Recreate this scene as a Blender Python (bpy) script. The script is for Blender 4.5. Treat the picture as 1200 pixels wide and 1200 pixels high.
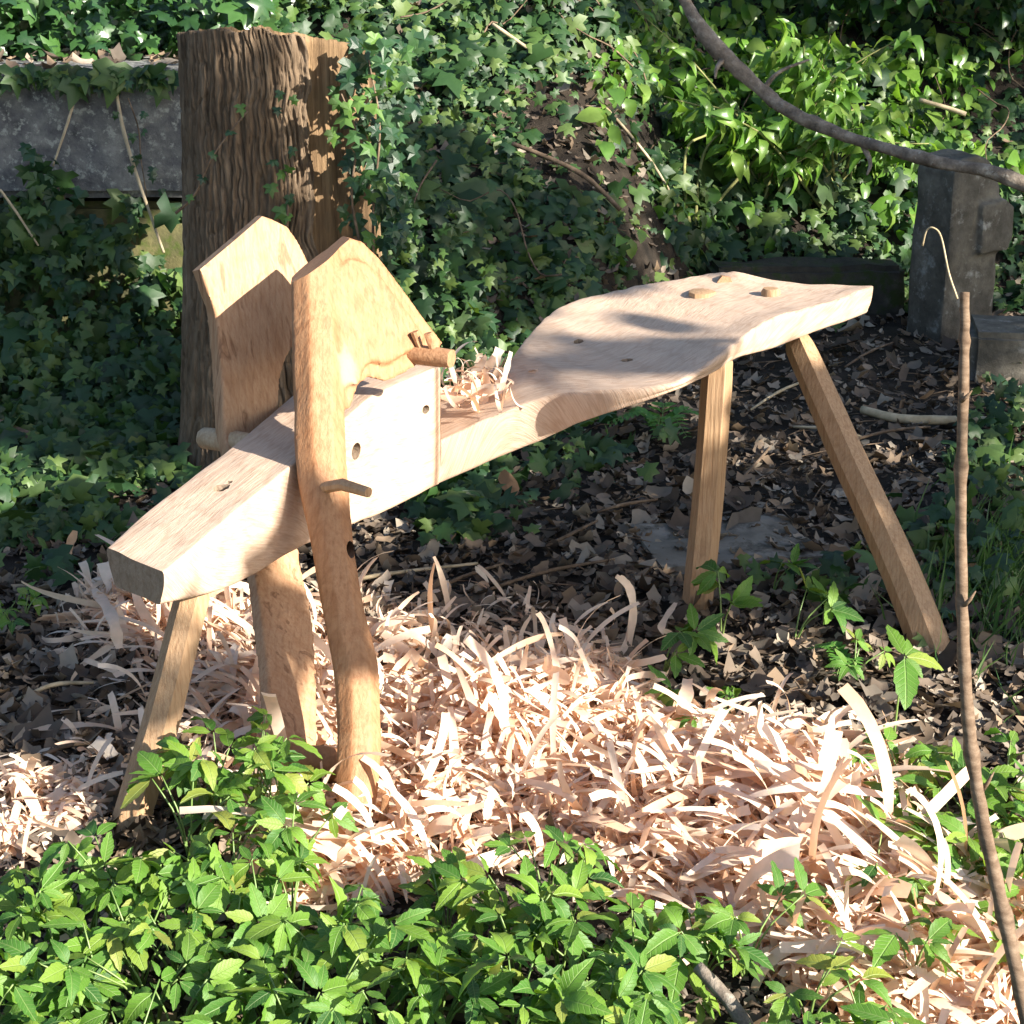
import bpy, bmesh, math, random
import numpy as np
from mathutils import Vector, Matrix, Quaternion, noise as mnoise

random.seed(11); rng = np.random.default_rng(11)
SC = bpy.context.scene
for o in list(bpy.data.objects): bpy.data.objects.remove(o)
COL = SC.collection
R = math.radians

# ------------------------------------------------------------------ camera
CAM_H, PITCH, FPX = 1.45, R(20), 2092.0          # FPX: focal length in pixels of the 1200 px photograph
cam_d = bpy.data.cameras.new('camera'); cam = bpy.data.objects.new('camera', cam_d); COL.objects.link(cam)
cam.location = (0, 0, CAM_H); cam.rotation_euler = (R(90) - PITCH, 0, 0)
cam_d.sensor_fit = 'HORIZONTAL'; cam_d.sensor_width = 36; cam_d.lens = 36 * FPX / 1200
cam_d.clip_start = 0.05; cam_d.clip_end = 400
SC.camera = cam

# ------------------------------------------------------------------ light
SUN_EL, SUN_AZ = R(26), R(36)          # azimuth: from +x (picture right) turned towards the camera
SDIR = Vector((math.cos(SUN_EL) * math.cos(SUN_AZ), -math.cos(SUN_EL) * math.sin(SUN_AZ), math.sin(SUN_EL))).normalized()
w = bpy.data.worlds.new('World'); SC.world = w; w.use_nodes = True
nt = w.node_tree; nt.nodes.clear()
out = nt.nodes.new('ShaderNodeOutputWorld'); bg = nt.nodes.new('ShaderNodeBackground'); sky = nt.nodes.new('ShaderNodeTexSky')
sky.sky_type = 'NISHITA'; sky.sun_disc = False; sky.sun_elevation = SUN_EL; sky.sun_rotation = math.atan2(SDIR.x, SDIR.y)
bg.inputs['Strength'].default_value = 0.078
nt.links.new(sky.outputs[0], bg.inputs['Color']); nt.links.new(bg.outputs[0], out.inputs['Surface'])
sl = bpy.data.lights.new('sun', 'SUN'); sun = bpy.data.objects.new('sun', sl); COL.objects.link(sun)
sl.energy = 5.0; sl.angle = R(.53); sl.color = (1, .93, .82)
sun.location = SDIR * 20; sun.rotation_euler = SDIR.to_track_quat('Z', 'Y').to_euler()
vs = SC.view_settings; vs.view_transform = 'Standard'; vs.look = 'None'; vs.gamma = 1; vs.use_curve_mapping = False
vs.exposure = 1.8

# ------------------------------------------------------------------ helpers
def ray(px, py):
    u = (px - 600) / FPX; v = (600 - py) / FPX
    return (u, math.cos(PITCH) + v * math.sin(PITCH), -math.sin(PITCH) + v * math.cos(PITCH))
def G(px, py, z=0.0):
    d = ray(px, py); t = (z - CAM_H) / d[2]; return Vector((d[0] * t, d[1] * t, z))
def YP(px, py, Y):
    d = ray(px, py); t = Y / d[1]; return Vector((d[0] * t, Y, CAM_H + d[2] * t))
def proj(p):
    x, y, z = p[0], p[1], p[2] - CAM_H
    f = y * math.cos(PITCH) - z * math.sin(PITCH); up = y * math.sin(PITCH) + z * math.cos(PITCH)
    return 600 + FPX * x / f, 600 - FPX * up / f
def inpoly(x, y, poly):
    c = False; n = len(poly); j = n - 1
    for i in range(n):
        xi, yi = poly[i]; xj, yj = poly[j]
        if (yi > y) != (yj > y) and x < (xj - xi) * (y - yi) / (yj - yi) + xi: c = not c
        j = i
    return c
def sstep(a, b, x):
    t = np.clip((x - a) / (b - a), 0, 1); return t * t * (3 - 2 * t)
def vnoise(x, y, seed=0):
    x = np.asarray(x, float); y = np.asarray(y, float)
    xi = np.floor(x).astype(np.int64); yi = np.floor(y).astype(np.int64); fx = x - xi; fy = y - yi
    fx = fx * fx * (3 - 2 * fx); fy = fy * fy * (3 - 2 * fy)
    def h(a, b):
        n = (a * 374761393 + b * 668265263 + seed * 974634777) & 0xffffffff
        n = ((n ^ (n >> 13)) * 1274126177) & 0xffffffff
        return ((n ^ (n >> 16)) & 0xffff) / 65535.0
    return (h(xi, yi) * (1 - fx) + h(xi + 1, yi) * fx) * (1 - fy) + (h(xi, yi + 1) * (1 - fx) + h(xi + 1, yi + 1) * fx) * fy
def fbm(x, y, seed=0, oct=3):
    s = 0; a = .5
    for i in range(oct): s = s + a * vnoise(np.asarray(x) * 2 ** i, np.asarray(y) * 2 ** i, seed + i); a *= .5
    return s

def tag(o, label=None, cat=None, group=None, kind=None):
    if label: o['label'] = label
    if cat: o['category'] = cat
    if group: o['group'] = group
    if kind: o['kind'] = kind
    return o
def link(name, me, mat=None, parent=None, loc=None):
    o = bpy.data.objects.new(name, me); COL.objects.link(o)
    if mat is not None and me is not None and not me.materials: me.materials.append(mat)
    if parent is not None:
        o.parent = parent
    if loc is not None: o.location = loc
    return o
def empty(name, loc=(0, 0, 0)):
    o = bpy.data.objects.new(name, None); COL.objects.link(o); o.location = loc; o.empty_display_size = .05
    return o
def mesh_from(name, verts, faces, smooth=True):
    me = bpy.data.meshes.new(name); me.from_pydata([tuple(v) for v in verts], [], faces); me.update()
    if smooth: me.polygons.foreach_set('use_smooth', [True] * len(me.polygons))
    return me
def merged(name, bases, pick, M, T, smooth=False):
    """one mesh out of many transformed copies. bases: list of (verts Nx3, faces list (tri/quad)); pick: index per copy; M: nx3x3; T: nx3"""
    Vs, L, S, off = [], [], [], 0
    for b, (bv, bf) in enumerate(bases):
        idx = np.nonzero(pick == b)[0]
        if len(idx) == 0: continue
        bv = np.asarray(bv, float); n = len(bv)
        V = np.einsum('kij,nj->kni', M[idx], bv) + T[idx][:, None, :]
        Vs.append(V.reshape(-1, 3))
        fl = np.concatenate([np.asarray(f) for f in bf]); fs = np.array([len(f) for f in bf])
        L.append((fl[None, :] + (off + np.arange(len(idx)) * n)[:, None]).ravel()); S.append(np.tile(fs, len(idx)))
        off += n * len(idx)
    V = np.concatenate(Vs); L = np.concatenate(L); S = np.concatenate(S)
    me = bpy.data.meshes.new(name)
    me.vertices.add(len(V)); me.vertices.foreach_set('co', V.ravel().astype(np.float32))
    me.loops.add(len(L)); me.loops.foreach_set('vertex_index', L.astype(np.int32))
    me.polygons.add(len(S)); st = np.concatenate([[0], np.cumsum(S)[:-1]]).astype(np.int32)
    me.polygons.foreach_set('loop_start', st)
    if smooth: me.polygons.foreach_set('use_smooth', np.ones(len(S), bool))
    me.update(calc_edges=True); me.validate()
    return me
def frames(N, rngl=rng, flop=.5, spin=None):
    """rotation matrices (n,3,3) whose local +z looks along N (jittered) and whose local +y is a random/spun direction in the plane"""
    n = len(N); z = N + rngl.normal(0, flop, (n, 3)); z /= np.linalg.norm(z, axis=1)[:, None] + 1e-9
    a = rngl.normal(0, 1, (n, 3)) if spin is None else spin + rngl.normal(0, .35, (n, 3))
    y = a - (a * z).sum(1)[:, None] * z; y /= np.linalg.norm(y, axis=1)[:, None] + 1e-9
    x = np.cross(y, z)
    return np.stack([x, y, z], axis=2)
def tube(bm, pts, rads, seg=10, cap=True, jitter=0.0, flat=0):
    pts = [Vector(p) for p in pts]; rings = []
    n = len(pts); up = Vector((0.13, .31, .94))
    t0 = (pts[1] - pts[0]).normalized(); x = t0.cross(up); x = x if x.length > .05 else t0.orthogonal(); x.normalize()
    for i in range(n):
        t = (pts[min(i + 1, n - 1)] - pts[max(i - 1, 0)]).normalized()
        x = (x - t * x.dot(t)).normalized(); y = t.cross(x)
        rings.append([bm.verts.new(pts[i] + (x * math.cos(2 * math.pi * k / seg) + y * math.sin(2 * math.pi * k / seg)) * rads[i] * (1 + random.uniform(-jitter, jitter))) for k in range(seg)])
    for i in range(n - 1):
        for k in range(seg):
            bm.faces.new((rings[i][k], rings[i][(k + 1) % seg], rings[i + 1][(k + 1) % seg], rings[i + 1][k]))
    if cap:
        bm.faces.new(list(reversed(rings[0]))); bm.faces.new(rings[-1])
    return rings
def smoothpath(pts, n):
    P = [Vector(p) for p in pts]; P = [P[0] * 2 - P[1]] + P + [P[-1] * 2 - P[-2]]; res = []
    m = len(P) - 3
    for i in range(n):
        f = i / (n - 1) * m; k = min(int(f), m - 1); t = f - k
        a, b, c, d = P[k:k + 4]
        res.append(.5 * ((2 * b) + (c - a) * t + (2 * a - 5 * b + 4 * c - d) * t * t + (3 * b - a - 3 * c + d) * t ** 3))
    return res
def lin(vals, n):
    return list(np.interp(np.linspace(0, 1, n), np.linspace(0, 1, len(vals)), vals))
def bm_done(bm, name, smooth=True, sharp=None):
    bmesh.ops.recalc_face_normals(bm, faces=bm.faces)
    me = bpy.data.meshes.new(name); bm.to_mesh(me); bm.free()
    if smooth:
        me.polygons.foreach_set('use_smooth', [True] * len(me.polygons))
        if sharp: me.set_sharp_from_angle(angle=R(sharp))
    return me
def tube_mesh(name, pts, rads, seg=10, smooth=True, jitter=0.0, sharp=None):
    bm = bmesh.new(); tube(bm, pts, rads, seg, True, jitter); return bm_done(bm, name, smooth, sharp)
def evaluated(me_in, mods):
    """apply a list of modifiers (type, {props}) to a mesh and give the resulting mesh back"""
    o = bpy.data.objects.new('work', me_in); COL.objects.link(o)
    for t, pr in mods:
        m = o.modifiers.new('m', t)
        for k, v in pr.items(): setattr(m, k, v)
    bpy.context.view_layer.update()
    dg = bpy.context.evaluated_depsgraph_get()
    me = bpy.data.meshes.new_from_object(o.evaluated_get(dg), depsgraph=dg)
    bpy.data.objects.remove(o)
    return me
def carve(me, cutters):
    """cut holes one by one: cutters are meshes; a cut that goes wrong is dropped"""
    b = bmesh.new(); b.from_mesh(me); bmesh.ops.recalc_face_normals(b, faces=b.faces); b.to_mesh(me); b.free()
    for c in cutters:
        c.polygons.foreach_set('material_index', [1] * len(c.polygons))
        if not c.materials: c.materials.append(M_hole_shade); c.materials.append(M_hole_shade)
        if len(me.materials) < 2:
            while len(me.materials) < 2: me.materials.append(M_hole_shade)
        co = bpy.data.objects.new('cut', c); COL.objects.link(co)
        def vol(m):
            q = bmesh.new(); q.from_mesh(m); v = q.calc_volume(); zz = max(x.co.z for x in q.verts) if q.verts else 0; q.free(); return v, zz
        v0, z0 = vol(me); cv = abs(vol(c)[0])
        for solver, slf, turn in (('EXACT', False, 0), ('EXACT', True, 0), ('EXACT', False, .0013), ('EXACT', True, -.0021), ('FAST', False, 0)):
            co.location = (turn, turn * .7, 0)
            r = evaluated(me, [('BOOLEAN', dict({'operation': 'DIFFERENCE', 'object': co, 'solver': solver}, **({'use_self': slf} if solver == 'EXACT' else {})))])
            v1, z1 = vol(r)
            if len(r.vertices) > .9 * len(me.vertices) and abs(z1 - z0) < .002 and v0 - cv * 1.1 < v1 < v0 - cv * .02: me = r; break
        else: print('CUT DROPPED')
        bpy.data.objects.remove(co)
    return me
def set_origin(o, c):
    """move the object's origin to c without moving its geometry (object has no parent transform but a translation)"""
    c = Vector(c); o.data.transform(Matrix.Translation(-c)); o.location = o.location + c

# ------------------------------------------------------------------ materials
def new_mat(name):
    m = bpy.data.materials.new(name); m.use_nodes = True; nt = m.node_tree; nt.nodes.clear()
    o = nt.nodes.new('ShaderNodeOutputMaterial'); b = nt.nodes.new('ShaderNodeBsdfPrincipled')
    nt.links.new(b.outputs[0], o.inputs[0]); return m, nt, b, o
def N(nt, t, **k):
    n = nt.nodes.new(t)
    for a, v in k.items():
        if a in n.inputs.keys(): n.inputs[a].default_value = v
        else: setattr(n, a, v)
    return n
def ramp(nt, fac, stops, interp='LINEAR'):
    r = nt.nodes.new('ShaderNodeValToRGB'); r.color_ramp.interpolation = interp
    el = r.color_ramp.elements
    while len(el) < len(stops): el.new(.5)
    for e, (p, c) in zip(el, stops): e.position = p; e.color = (*c, 1)
    nt.links.new(fac, r.inputs[0]); return r.outputs[0]
def mixc(nt, fac, a, b, mode='MIX'):
    m = nt.nodes.new('ShaderNodeMix'); m.data_type = 'RGBA'; m.blend_type = mode
    if isinstance(fac, (int, float)): m.inputs[0].default_value = fac
    else: nt.links.new(fac, m.inputs[0])
    for i, v in ((6, a), (7, b)):
        if isinstance(v, tuple): m.inputs[i].default_value = (*v, 1)
        else: nt.links.new(v, m.inputs[i])
    return m.outputs[2]
def bump(nt, b, h, strength, dist):
    bp = N(nt, 'ShaderNodeBump', Strength=strength, Distance=dist); nt.links.new(h, bp.inputs['Height']); nt.links.new(bp.outputs[0], b.inputs['Normal']); return bp
def mapped(nt, coord, scale, rot=(0, 0, 0)):
    tc = nt.nodes.new('ShaderNodeTexCoord'); mp = nt.nodes.new('ShaderNodeMapping')
    mp.inputs['Scale'].default_value = scale; mp.inputs['Rotation'].default_value = rot
    nt.links.new(tc.outputs[coord], mp.inputs[0]); return mp.outputs[0]

def wood_mat(name, light, mid, dark, coord='Object', along=(1, 1, 1), streak=.5, rough=.62, hew=.4, wear=.25, rot=(0, 0, 0), streak_col=(.16, .075, .035), blot=(.30, .2, .13)):
    """split, hewn wood: stretched fibre noise, growth bands, dark heart streaks, small tool facets"""
    m, nt, b, o = new_mat(name)
    v = mapped(nt, coord, along, rot)
    fib = N(nt, 'ShaderNodeTexNoise', Scale=26.0, Detail=5.0, Roughness=.62); nt.links.new(v, fib.inputs[0])
    band = N(nt, 'ShaderNodeTexNoise', Scale=7.0, Detail=3.0, Distortion=.7); nt.links.new(v, band.inputs[0])
    big = N(nt, 'ShaderNodeTexNoise', Scale=5.5, Detail=4.0, Roughness=.6); tc = nt.nodes.new('ShaderNodeTexCoord'); nt.links.new(tc.outputs[coord], big.inputs[0])
    c = ramp(nt, band.outputs[0], [(.3, mid), (.55, light), (.75, mid)])
    f = ramp(nt, fib.outputs[0], [(.34, dark), (.56, (1, 1, 1))])
    c = mixc(nt, .45, c, f, 'MULTIPLY')
    s = ramp(nt, band.outputs[0], [(.60, (0, 0, 0)), (.66, (1, 1, 1)), (.70, (.1, .1, .1)), (.76, (.9, .9, .9)), (.82, (0, 0, 0))])
    sm = N(nt, 'ShaderNodeMath', operation='MULTIPLY'); nt.links.new(s, sm.inputs[0]); sm.inputs[1].default_value = streak
    c = mixc(nt, sm.outputs[0], c, streak_col)
    fine = N(nt, 'ShaderNodeTexNoise', Scale=85.0, Detail=3.0, Roughness=.7); nt.links.new(v, fine.inputs[0])
    c = mixc(nt, .38, c, ramp(nt, fine.outputs[0], [(.30, (.55, .47, .40)), (.47, (1, 1, 1))]), 'MULTIPLY')
    rings = N(nt, 'ShaderNodeTexWave', Scale=4.2, Distortion=5.0, Detail=3.0); rings.inputs['Detail Scale'].default_value = 1.2; rings.bands_direction = 'X'; nt.links.new(v, rings.inputs[0])
    c = mixc(nt, .28, c, ramp(nt, rings.outputs['Fac'], [(.0, (.66, .55, .45)), (.22, (1, 1, 1)), (1, (1, .98, .95))]), 'MULTIPLY')
    pit = N(nt, 'ShaderNodeTexNoise', Scale=38.0, Detail=4.0, Roughness=.75); nt.links.new(tc.outputs[coord], pit.inputs[0])
    c = mixc(nt, ramp(nt, pit.outputs[0], [(.66, (0, 0, 0)), (.76, (.55, .55, .55))]), c, blot)
    wv = ramp(nt, big.outputs[0], [(.5, (0, 0, 0)), (.75, (wear,) * 3)])
    c = mixc(nt, wv, c, blot)
    nt.links.new(c, b.inputs['Base Color']); b.inputs['Roughness'].default_value = rough; b.inputs['Specular IOR Level'].default_value = .35
    vor = N(nt, 'ShaderNodeTexVoronoi', Scale=9.0, feature='F1'); vor.inputs['Randomness'].default_value = .9
    nt.links.new(mapped(nt, coord, tuple(.6 + .4 * a for a in along), rot), vor.inputs[0])
    add = N(nt, 'ShaderNodeMath', operation='MULTIPLY_ADD'); nt.links.new(vor.outputs['Distance'], add.inputs[0]); add.inputs[1].default_value = hew; nt.links.new(fib.outputs[0], add.inputs[2])
    bump(nt, b, add.outputs[0], .5, .004)
    return m

def leaf_mat(name, cols, rough=.42, trans=.35, tcol=None, rand='island', spec=.45, vein=0.0):
    m, nt, b, o = new_mat(name)
    if rand == 'island':
        g = nt.nodes.new('ShaderNodeNewGeometry'); r = g.outputs['Random Per Island']
    else:
        g = nt.nodes.new('ShaderNodeObjectInfo'); r = g.outputs['Random']
    n = len(cols); c = ramp(nt, r, [(i / max(1, n - 1), cc) for i, cc in enumerate(cols)])
    ns = N(nt, 'ShaderNodeTexNoise', Scale=55.0, Detail=3.0); tc = nt.nodes.new('ShaderNodeTexCoord'); nt.links.new(tc.outputs['Object'], ns.inputs[0])
    c = mixc(nt, .35, c, ramp(nt, ns.outputs[0], [(.3, (.55, .6, .5)), (.7, (1, 1, 1))]), 'MULTIPLY')
    nt.links.new(c, b.inputs['Base Color']); b.inputs['Roughness'].default_value = rough; b.inputs['Specular IOR Level'].default_value = spec
    bump(nt, b, ns.outputs[0], .25, .002)
    if trans > 0:
        t = nt.nodes.new('ShaderNodeBsdfTranslucent'); ms = nt.nodes.new('ShaderNodeMixShader'); ms.inputs[0].default_value = trans
        tc2 = mixc(nt, 1.0, c, tcol or (1.5, 1.6, .6), 'MULTIPLY'); nt.links.new(tc2, t.inputs[0])
        nt.links.new(b.outputs[0], ms.inputs[1]); nt.links.new(t.outputs[0], ms.inputs[2]); nt.links.new(ms.outputs[0], o.inputs[0])
    return m
def rough_mat(name, stops, scale=8.0, detail=8.0, bstr=.6, bdist=.01, rough=.9, spots=None, coordscale=(1, 1, 1), top=None):
    m, nt, b, o = new_mat(name)
    v = mapped(nt, 'Object', coordscale)
    ns = N(nt, 'ShaderNodeTexNoise', Scale=scale, Detail=detail, Roughness=.65); nt.links.new(v, ns.inputs[0])
    c = ramp(nt, ns.outputs[0], stops)
    if spots:
        col, sc, lo, hi = spots
        s = N(nt, 'ShaderNodeTexNoise', Scale=sc, Detail=6.0, Roughness=.7); nt.links.new(v, s.inputs[0])
        c = mixc(nt, ramp(nt, s.outputs[0], [(lo, (0, 0, 0)), (hi, (1, 1, 1))]), c, col)
    nt.links.new(c, b.inputs['Base Color']); b.inputs['Roughness'].default_value = rough; b.inputs['Specular IOR Level'].default_value = .2
    n2 = N(nt, 'ShaderNodeTexNoise', Scale=scale * 6, Detail=6.0, Roughness=.7); nt.links.new(v, n2.inputs[0])
    ad = N(nt, 'ShaderNodeMath', operation='MULTIPLY_ADD'); nt.links.new(n2.outputs[0], ad.inputs[0]); ad.inputs[1].default_value = .5; nt.links.new(ns.outputs[0], ad.inputs[2])
    bump(nt, b, ad.outputs[0], bstr, bdist)
    return m

M_soil = rough_mat('soil', [(.3, (.010, .008, .006)), (.55, (.030, .023, .017)), (.8, (.065, .048, .034))], 9, 10, .9, .02)
M_beam = wood_mat('beam_wood', (.50, .375, .285), (.435, .315, .232), (.70, .61, .52), coord='UV', along=(.9, 9, 1), streak=.15, hew=.35, wear=.35)
M_arm = wood_mat('arm_wood', (.335, .178, .088), (.27, .128, .056), (.66, .5, .38), along=(6, 6, .32), streak=.3, hew=.04, wear=.3, blot=(.36, .2, .1))
M_slab = wood_mat('slab_wood', (.40, .245, .14), (.335, .185, .096), (.62, .48, .38), along=(6, 6, .2), streak=.8, hew=.04, wear=.2)
M_leg = wood_mat('leg_wood', (.36, .235, .135), (.30, .185, .098), (.62, .5, .38), along=(8, 8, .5), streak=.3, hew=.08, wear=.35)
M_peg = wood_mat('peg_wood', (.34, .19, .10), (.27, .14, .07), (.6, .5, .4), along=(6, 6, 6), streak=.1, hew=.1, wear=.2)
M_tread = wood_mat('treadle_wood', (.30, .16, .08), (.24, .12, .06), (.55, .45, .35), along=(3, 3, 3), streak=.3, hew=.2, wear=.3)
M_palewood = wood_mat('pale_peg_wood', (.46, .34, .22), (.38, .26, .15), (.6, .5, .4), along=(6, 6, 6), streak=.1, hew=.1, wear=.2)
M_endgrain = wood_mat('end_grain', (.27, .205, .15), (.21, .155, .11), (.6, .5, .42), along=(5, 5, 5), streak=.15, hew=.5, wear=.4, blot=(.12, .09, .065))
M_hole_shade = wood_mat('shaded_hole_wood', (.15, .085, .05), (.11, .062, .036), (.6, .5, .42), along=(5, 5, 5), streak=.15, hew=.3, wear=.4, blot=(.04, .03, .02))  # inner walls of the bored holes, wood colour darkened to stand in for shade
M_bark = rough_mat('bark', [(.3, (.065, .044, .028)), (.5, (.16, .112, .072)), (.75, (.29, .215, .145))], 10, 8, .8, .012, coordscale=(5, 5, .6))
M_bare = rough_mat('bare_stump_wood', [(.3, (.07, .045, .025)), (.46, (.17, .108, .058)), (.6, (.26, .17, .092)), (.78, (.34, .24, .14))], 9, 8, .9, .012, coordscale=(6, 6, .35))
M_stone = rough_mat('dark_stone', [(.3, (.05, .05, .052)), (.45, (.11, .11, .112)), (.58, (.17, .168, .16)), (.72, (.25, .25, .235))], 16, 12, .8, .008, spots=((.30, .31, .28), 34, .54, .62))
M_moss = rough_mat('mossy_stone', [(.3, (.03, .035, .02)), (.5, (.09, .085, .04)), (.7, (.18, .165, .07))], 6, 10, .7, .01, spots=((.06, .08, .02), 14, .5, .6))
M_grave = rough_mat('grave_stone', [(.3, (.05, .046, .037)), (.5, (.10, .092, .076)), (.7, (.17, .158, .13))], 12, 12, .9, .008, spots=((.27, .27, .25), 14, .56, .68))
M_flatdark = rough_mat('dark_kerb', [(.3, (.02, .02, .018)), (.6, (.05, .048, .042)), (.75, (.09, .088, .075))], 10, 10, .9, .012, spots=((.03, .045, .015), 9, .5, .6))
M_flat = rough_mat('flat_stone', [(.3, (.10, .09, .075)), (.5, (.18, .165, .14)), (.7, (.26, .24, .21))], 6, 9, .7, .006, spots=((.05, .045, .035), 9, .52, .66))
M_bough = rough_mat('bough_bark', [(.3, (.05, .04, .032)), (.5, (.17, .14, .112)), (.72, (.36, .31, .25))], 22, 8, .9, .006, spots=((.35, .33, .28), 30, .6, .7))
M_rod = rough_mat('rod_bark', [(.3, (.075, .048, .03)), (.5, (.13, .088, .058)), (.7, (.20, .145, .10))], 40, 6, .6, .002, coordscale=(1, 1, 3))
M_cane = rough_mat('cane', [(.3, (.28, .22, .13)), (.7, (.5, .41, .28))], 30, 5, .4, .001)
M_green_cane = rough_mat('green_cane', [(.3, (.16, .17, .06)), (.7, (.30, .29, .12))], 30, 5, .4, .001)
M_twig = rough_mat('twig', [(.3, (.06, .042, .028)), (.55, (.15, .105, .07)), (.75, (.27, .2, .14))], 35, 5, .5, .002)
M_ivy = leaf_mat('ivy_leaf', [(.012, .036, .013), (.024, .062, .019), (.035, .085, .022), (.07, .13, .03), (.10, .15, .04), (.016, .046, .018), (.03, .075, .024)], rough=.5, trans=.25, spec=.4)
M_ivyy = leaf_mat('young_ivy_leaf', [(.10, .20, .04), (.06, .14, .035), (.13, .24, .05), (.04, .10, .035)], rough=.42, trans=.35, rand='obj')
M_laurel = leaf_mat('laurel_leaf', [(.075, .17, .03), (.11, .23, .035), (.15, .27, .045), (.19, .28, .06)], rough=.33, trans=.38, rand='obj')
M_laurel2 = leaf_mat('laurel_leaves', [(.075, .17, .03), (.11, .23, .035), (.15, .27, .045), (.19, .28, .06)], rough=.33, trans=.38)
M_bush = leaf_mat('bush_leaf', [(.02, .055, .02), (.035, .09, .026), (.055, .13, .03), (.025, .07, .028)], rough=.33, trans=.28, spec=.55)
M_elder = leaf_mat('herb_leaf', [(.03, .095, .018), (.062, .165, .023), (.10, .22, .026), (.14, .26, .03), (.19, .29, .038), (.05, .14, .021), (.11, .225, .028), (.08, .195, .025), (.155, .275, .032), (.24, .26, .05)], rough=.45, trans=.34, rand='obj', spec=.4, tcol=(1.5, 1.5, .5))
def add_veins(m):
    """pale midrib and side veins in the leaf's own coordinates (x across, y from stalk to tip)"""
    nt = m.node_tree; b = [n for n in nt.nodes if n.type == 'BSDF_PRINCIPLED'][0]; src = b.inputs['Base Color'].links[0].from_socket
    tc = nt.nodes.new('ShaderNodeTexCoord'); sp = nt.nodes.new('ShaderNodeSeparateXYZ'); nt.links.new(tc.outputs['Object'], sp.inputs[0])
    ab = N(nt, 'ShaderNodeMath', operation='ABSOLUTE'); nt.links.new(sp.outputs[0], ab.inputs[0])
    mid = ramp(nt, ab.outputs[0], [(.006, (1, 1, 1)), (.02, (0, 0, 0))])
    k = N(nt, 'ShaderNodeMath', operation='MULTIPLY_ADD'); nt.links.new(ab.outputs[0], k.inputs[0]); k.inputs[1].default_value = -.9; nt.links.new(sp.outputs[1], k.inputs[2])
    q = N(nt, 'ShaderNodeMath', operation='MULTIPLY'); nt.links.new(k.outputs[0], q.inputs[0]); q.inputs[1].default_value = 52.0
    sn = N(nt, 'ShaderNodeMath', operation='SINE'); nt.links.new(q.outputs[0], sn.inputs[0])
    side = ramp(nt, sn.outputs[0], [(.80, (0, 0, 0)), (.98, (.55, .55, .55))])
    v = mixc(nt, 1.0, mid, side, 'LIGHTEN'); c = mixc(nt, v, src, mixc(nt, .45, src, (.30, .42, .14)))
    nt.links.new(c, b.inputs['Base Color'])
    bp = b.inputs['Normal'].links[0].from_node; b2 = N(nt, 'ShaderNodeBump', Strength=.5, Distance=.004); b2.invert = True; nt.links.new(v, b2.inputs['Height']); nt.links.new(bp.outputs[0], b2.inputs['Normal']); nt.links.new(b2.outputs[0], b.inputs['Normal'])
add_veins(M_elder)
M_stem = leaf_mat('herb_stem', [(.12, .2, .05), (.17, .24, .07)], trans=0, rand='obj')
M_fern = leaf_mat('fern_leaf', [(.08, .22, .04), (.12, .27, .05)], trans=.35, rand='obj')
M_grass = leaf_mat('grass_blade', [(.03, .08, .025), (.06, .13, .035), (.10, .17, .05)], trans=.3)
M_litter = leaf_mat('dead_leaf', [(.05, .037, .028), (.11, .08, .06), (.19, .145, .11), (.36, .30, .235), (.085, .064, .05), (.25, .175, .115), (.065, .048, .037), (.15, .125, .10)], rough=.7, trans=.12, spec=.25, tcol=(1.2, 1, .7))
M_litter1 = leaf_mat('brown_leaf', [(.16, .09, .05), (.22, .135, .08)], rough=.7, trans=.12, spec=.25, tcol=(1.2, 1, .7), rand='obj')
M_shav = leaf_mat('shaving', [(.84, .70, .56), (.80, .60, .45), (.86, .74, .62), (.72, .46, .30), (.84, .70, .56), (.86, .75, .64), (.80, .62, .48)], rough=.6, trans=.36, spec=.3, tcol=(1.05, .8, .62))
M_shav1 = leaf_mat('loose_shaving', [(.84, .70, .56), (.80, .60, .45), (.86, .75, .63), (.74, .50, .34), (.85, .72, .59)], rough=.6, trans=.36, spec=.3, rand='obj', tcol=(1.05, .8, .62))

# ------------------------------------------------------------------ terrain
def terrain(x, y):
    x = np.asarray(x, float); y = np.asarray(y, float)
    a = sstep(-.75, -.5, x); c = sstep(.15, .75, x)
    start = 6.15 * (1 - a) + 4.75 * a; start = start * (1 - c) + 5.85 * c
    d = np.maximum(y - start, 0)
    bank = .58 * d * sstep(0, .5, d)
    bank = np.where(bank > 2.6, 2.6 + (bank - 2.6) * .12, bank)
    lift = .86 * sstep(5.95, 6.15, y) * (1 - a)
    return bank + lift + .05 * (fbm(x * 2.1, y * 2.1, 3) - .45) * sstep(4.2, 5, y) * 2 + .022 * (fbm(x * 5, y * 5, 9) - .45)
def tz(x, y): return float(terrain(x, y))
def build_ground():
    xs = np.concatenate([np.linspace(-150, -8, 18), np.linspace(-6, -2.2, 28), np.linspace(-2.1, 2.6, 150), np.linspace(2.7, 7, 30), np.linspace(9, 150, 18)])
    ys = np.concatenate([np.linspace(-120, -3, 14), np.linspace(-2, 1.2, 16), np.linspace(1.25, 8.5, 230), np.linspace(8.7, 13, 30), np.linspace(15, 200, 22)])
    X, Y = np.meshgrid(xs, ys); Z = terrain(X, Y)
    V = np.stack([X, Y, Z], -1).reshape(-1, 3); nx = len(xs)
    F = [(j * nx + i, j * nx + i + 1, (j + 1) * nx + i + 1, (j + 1) * nx + i) for j in range(len(ys) - 1) for i in range(nx - 1)]
    o = link('ground', mesh_from('ground', V, F), M_soil); tag(o, 'dark woodland soil rising into a bank behind the bench', kind='structure')
build_ground()

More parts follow.
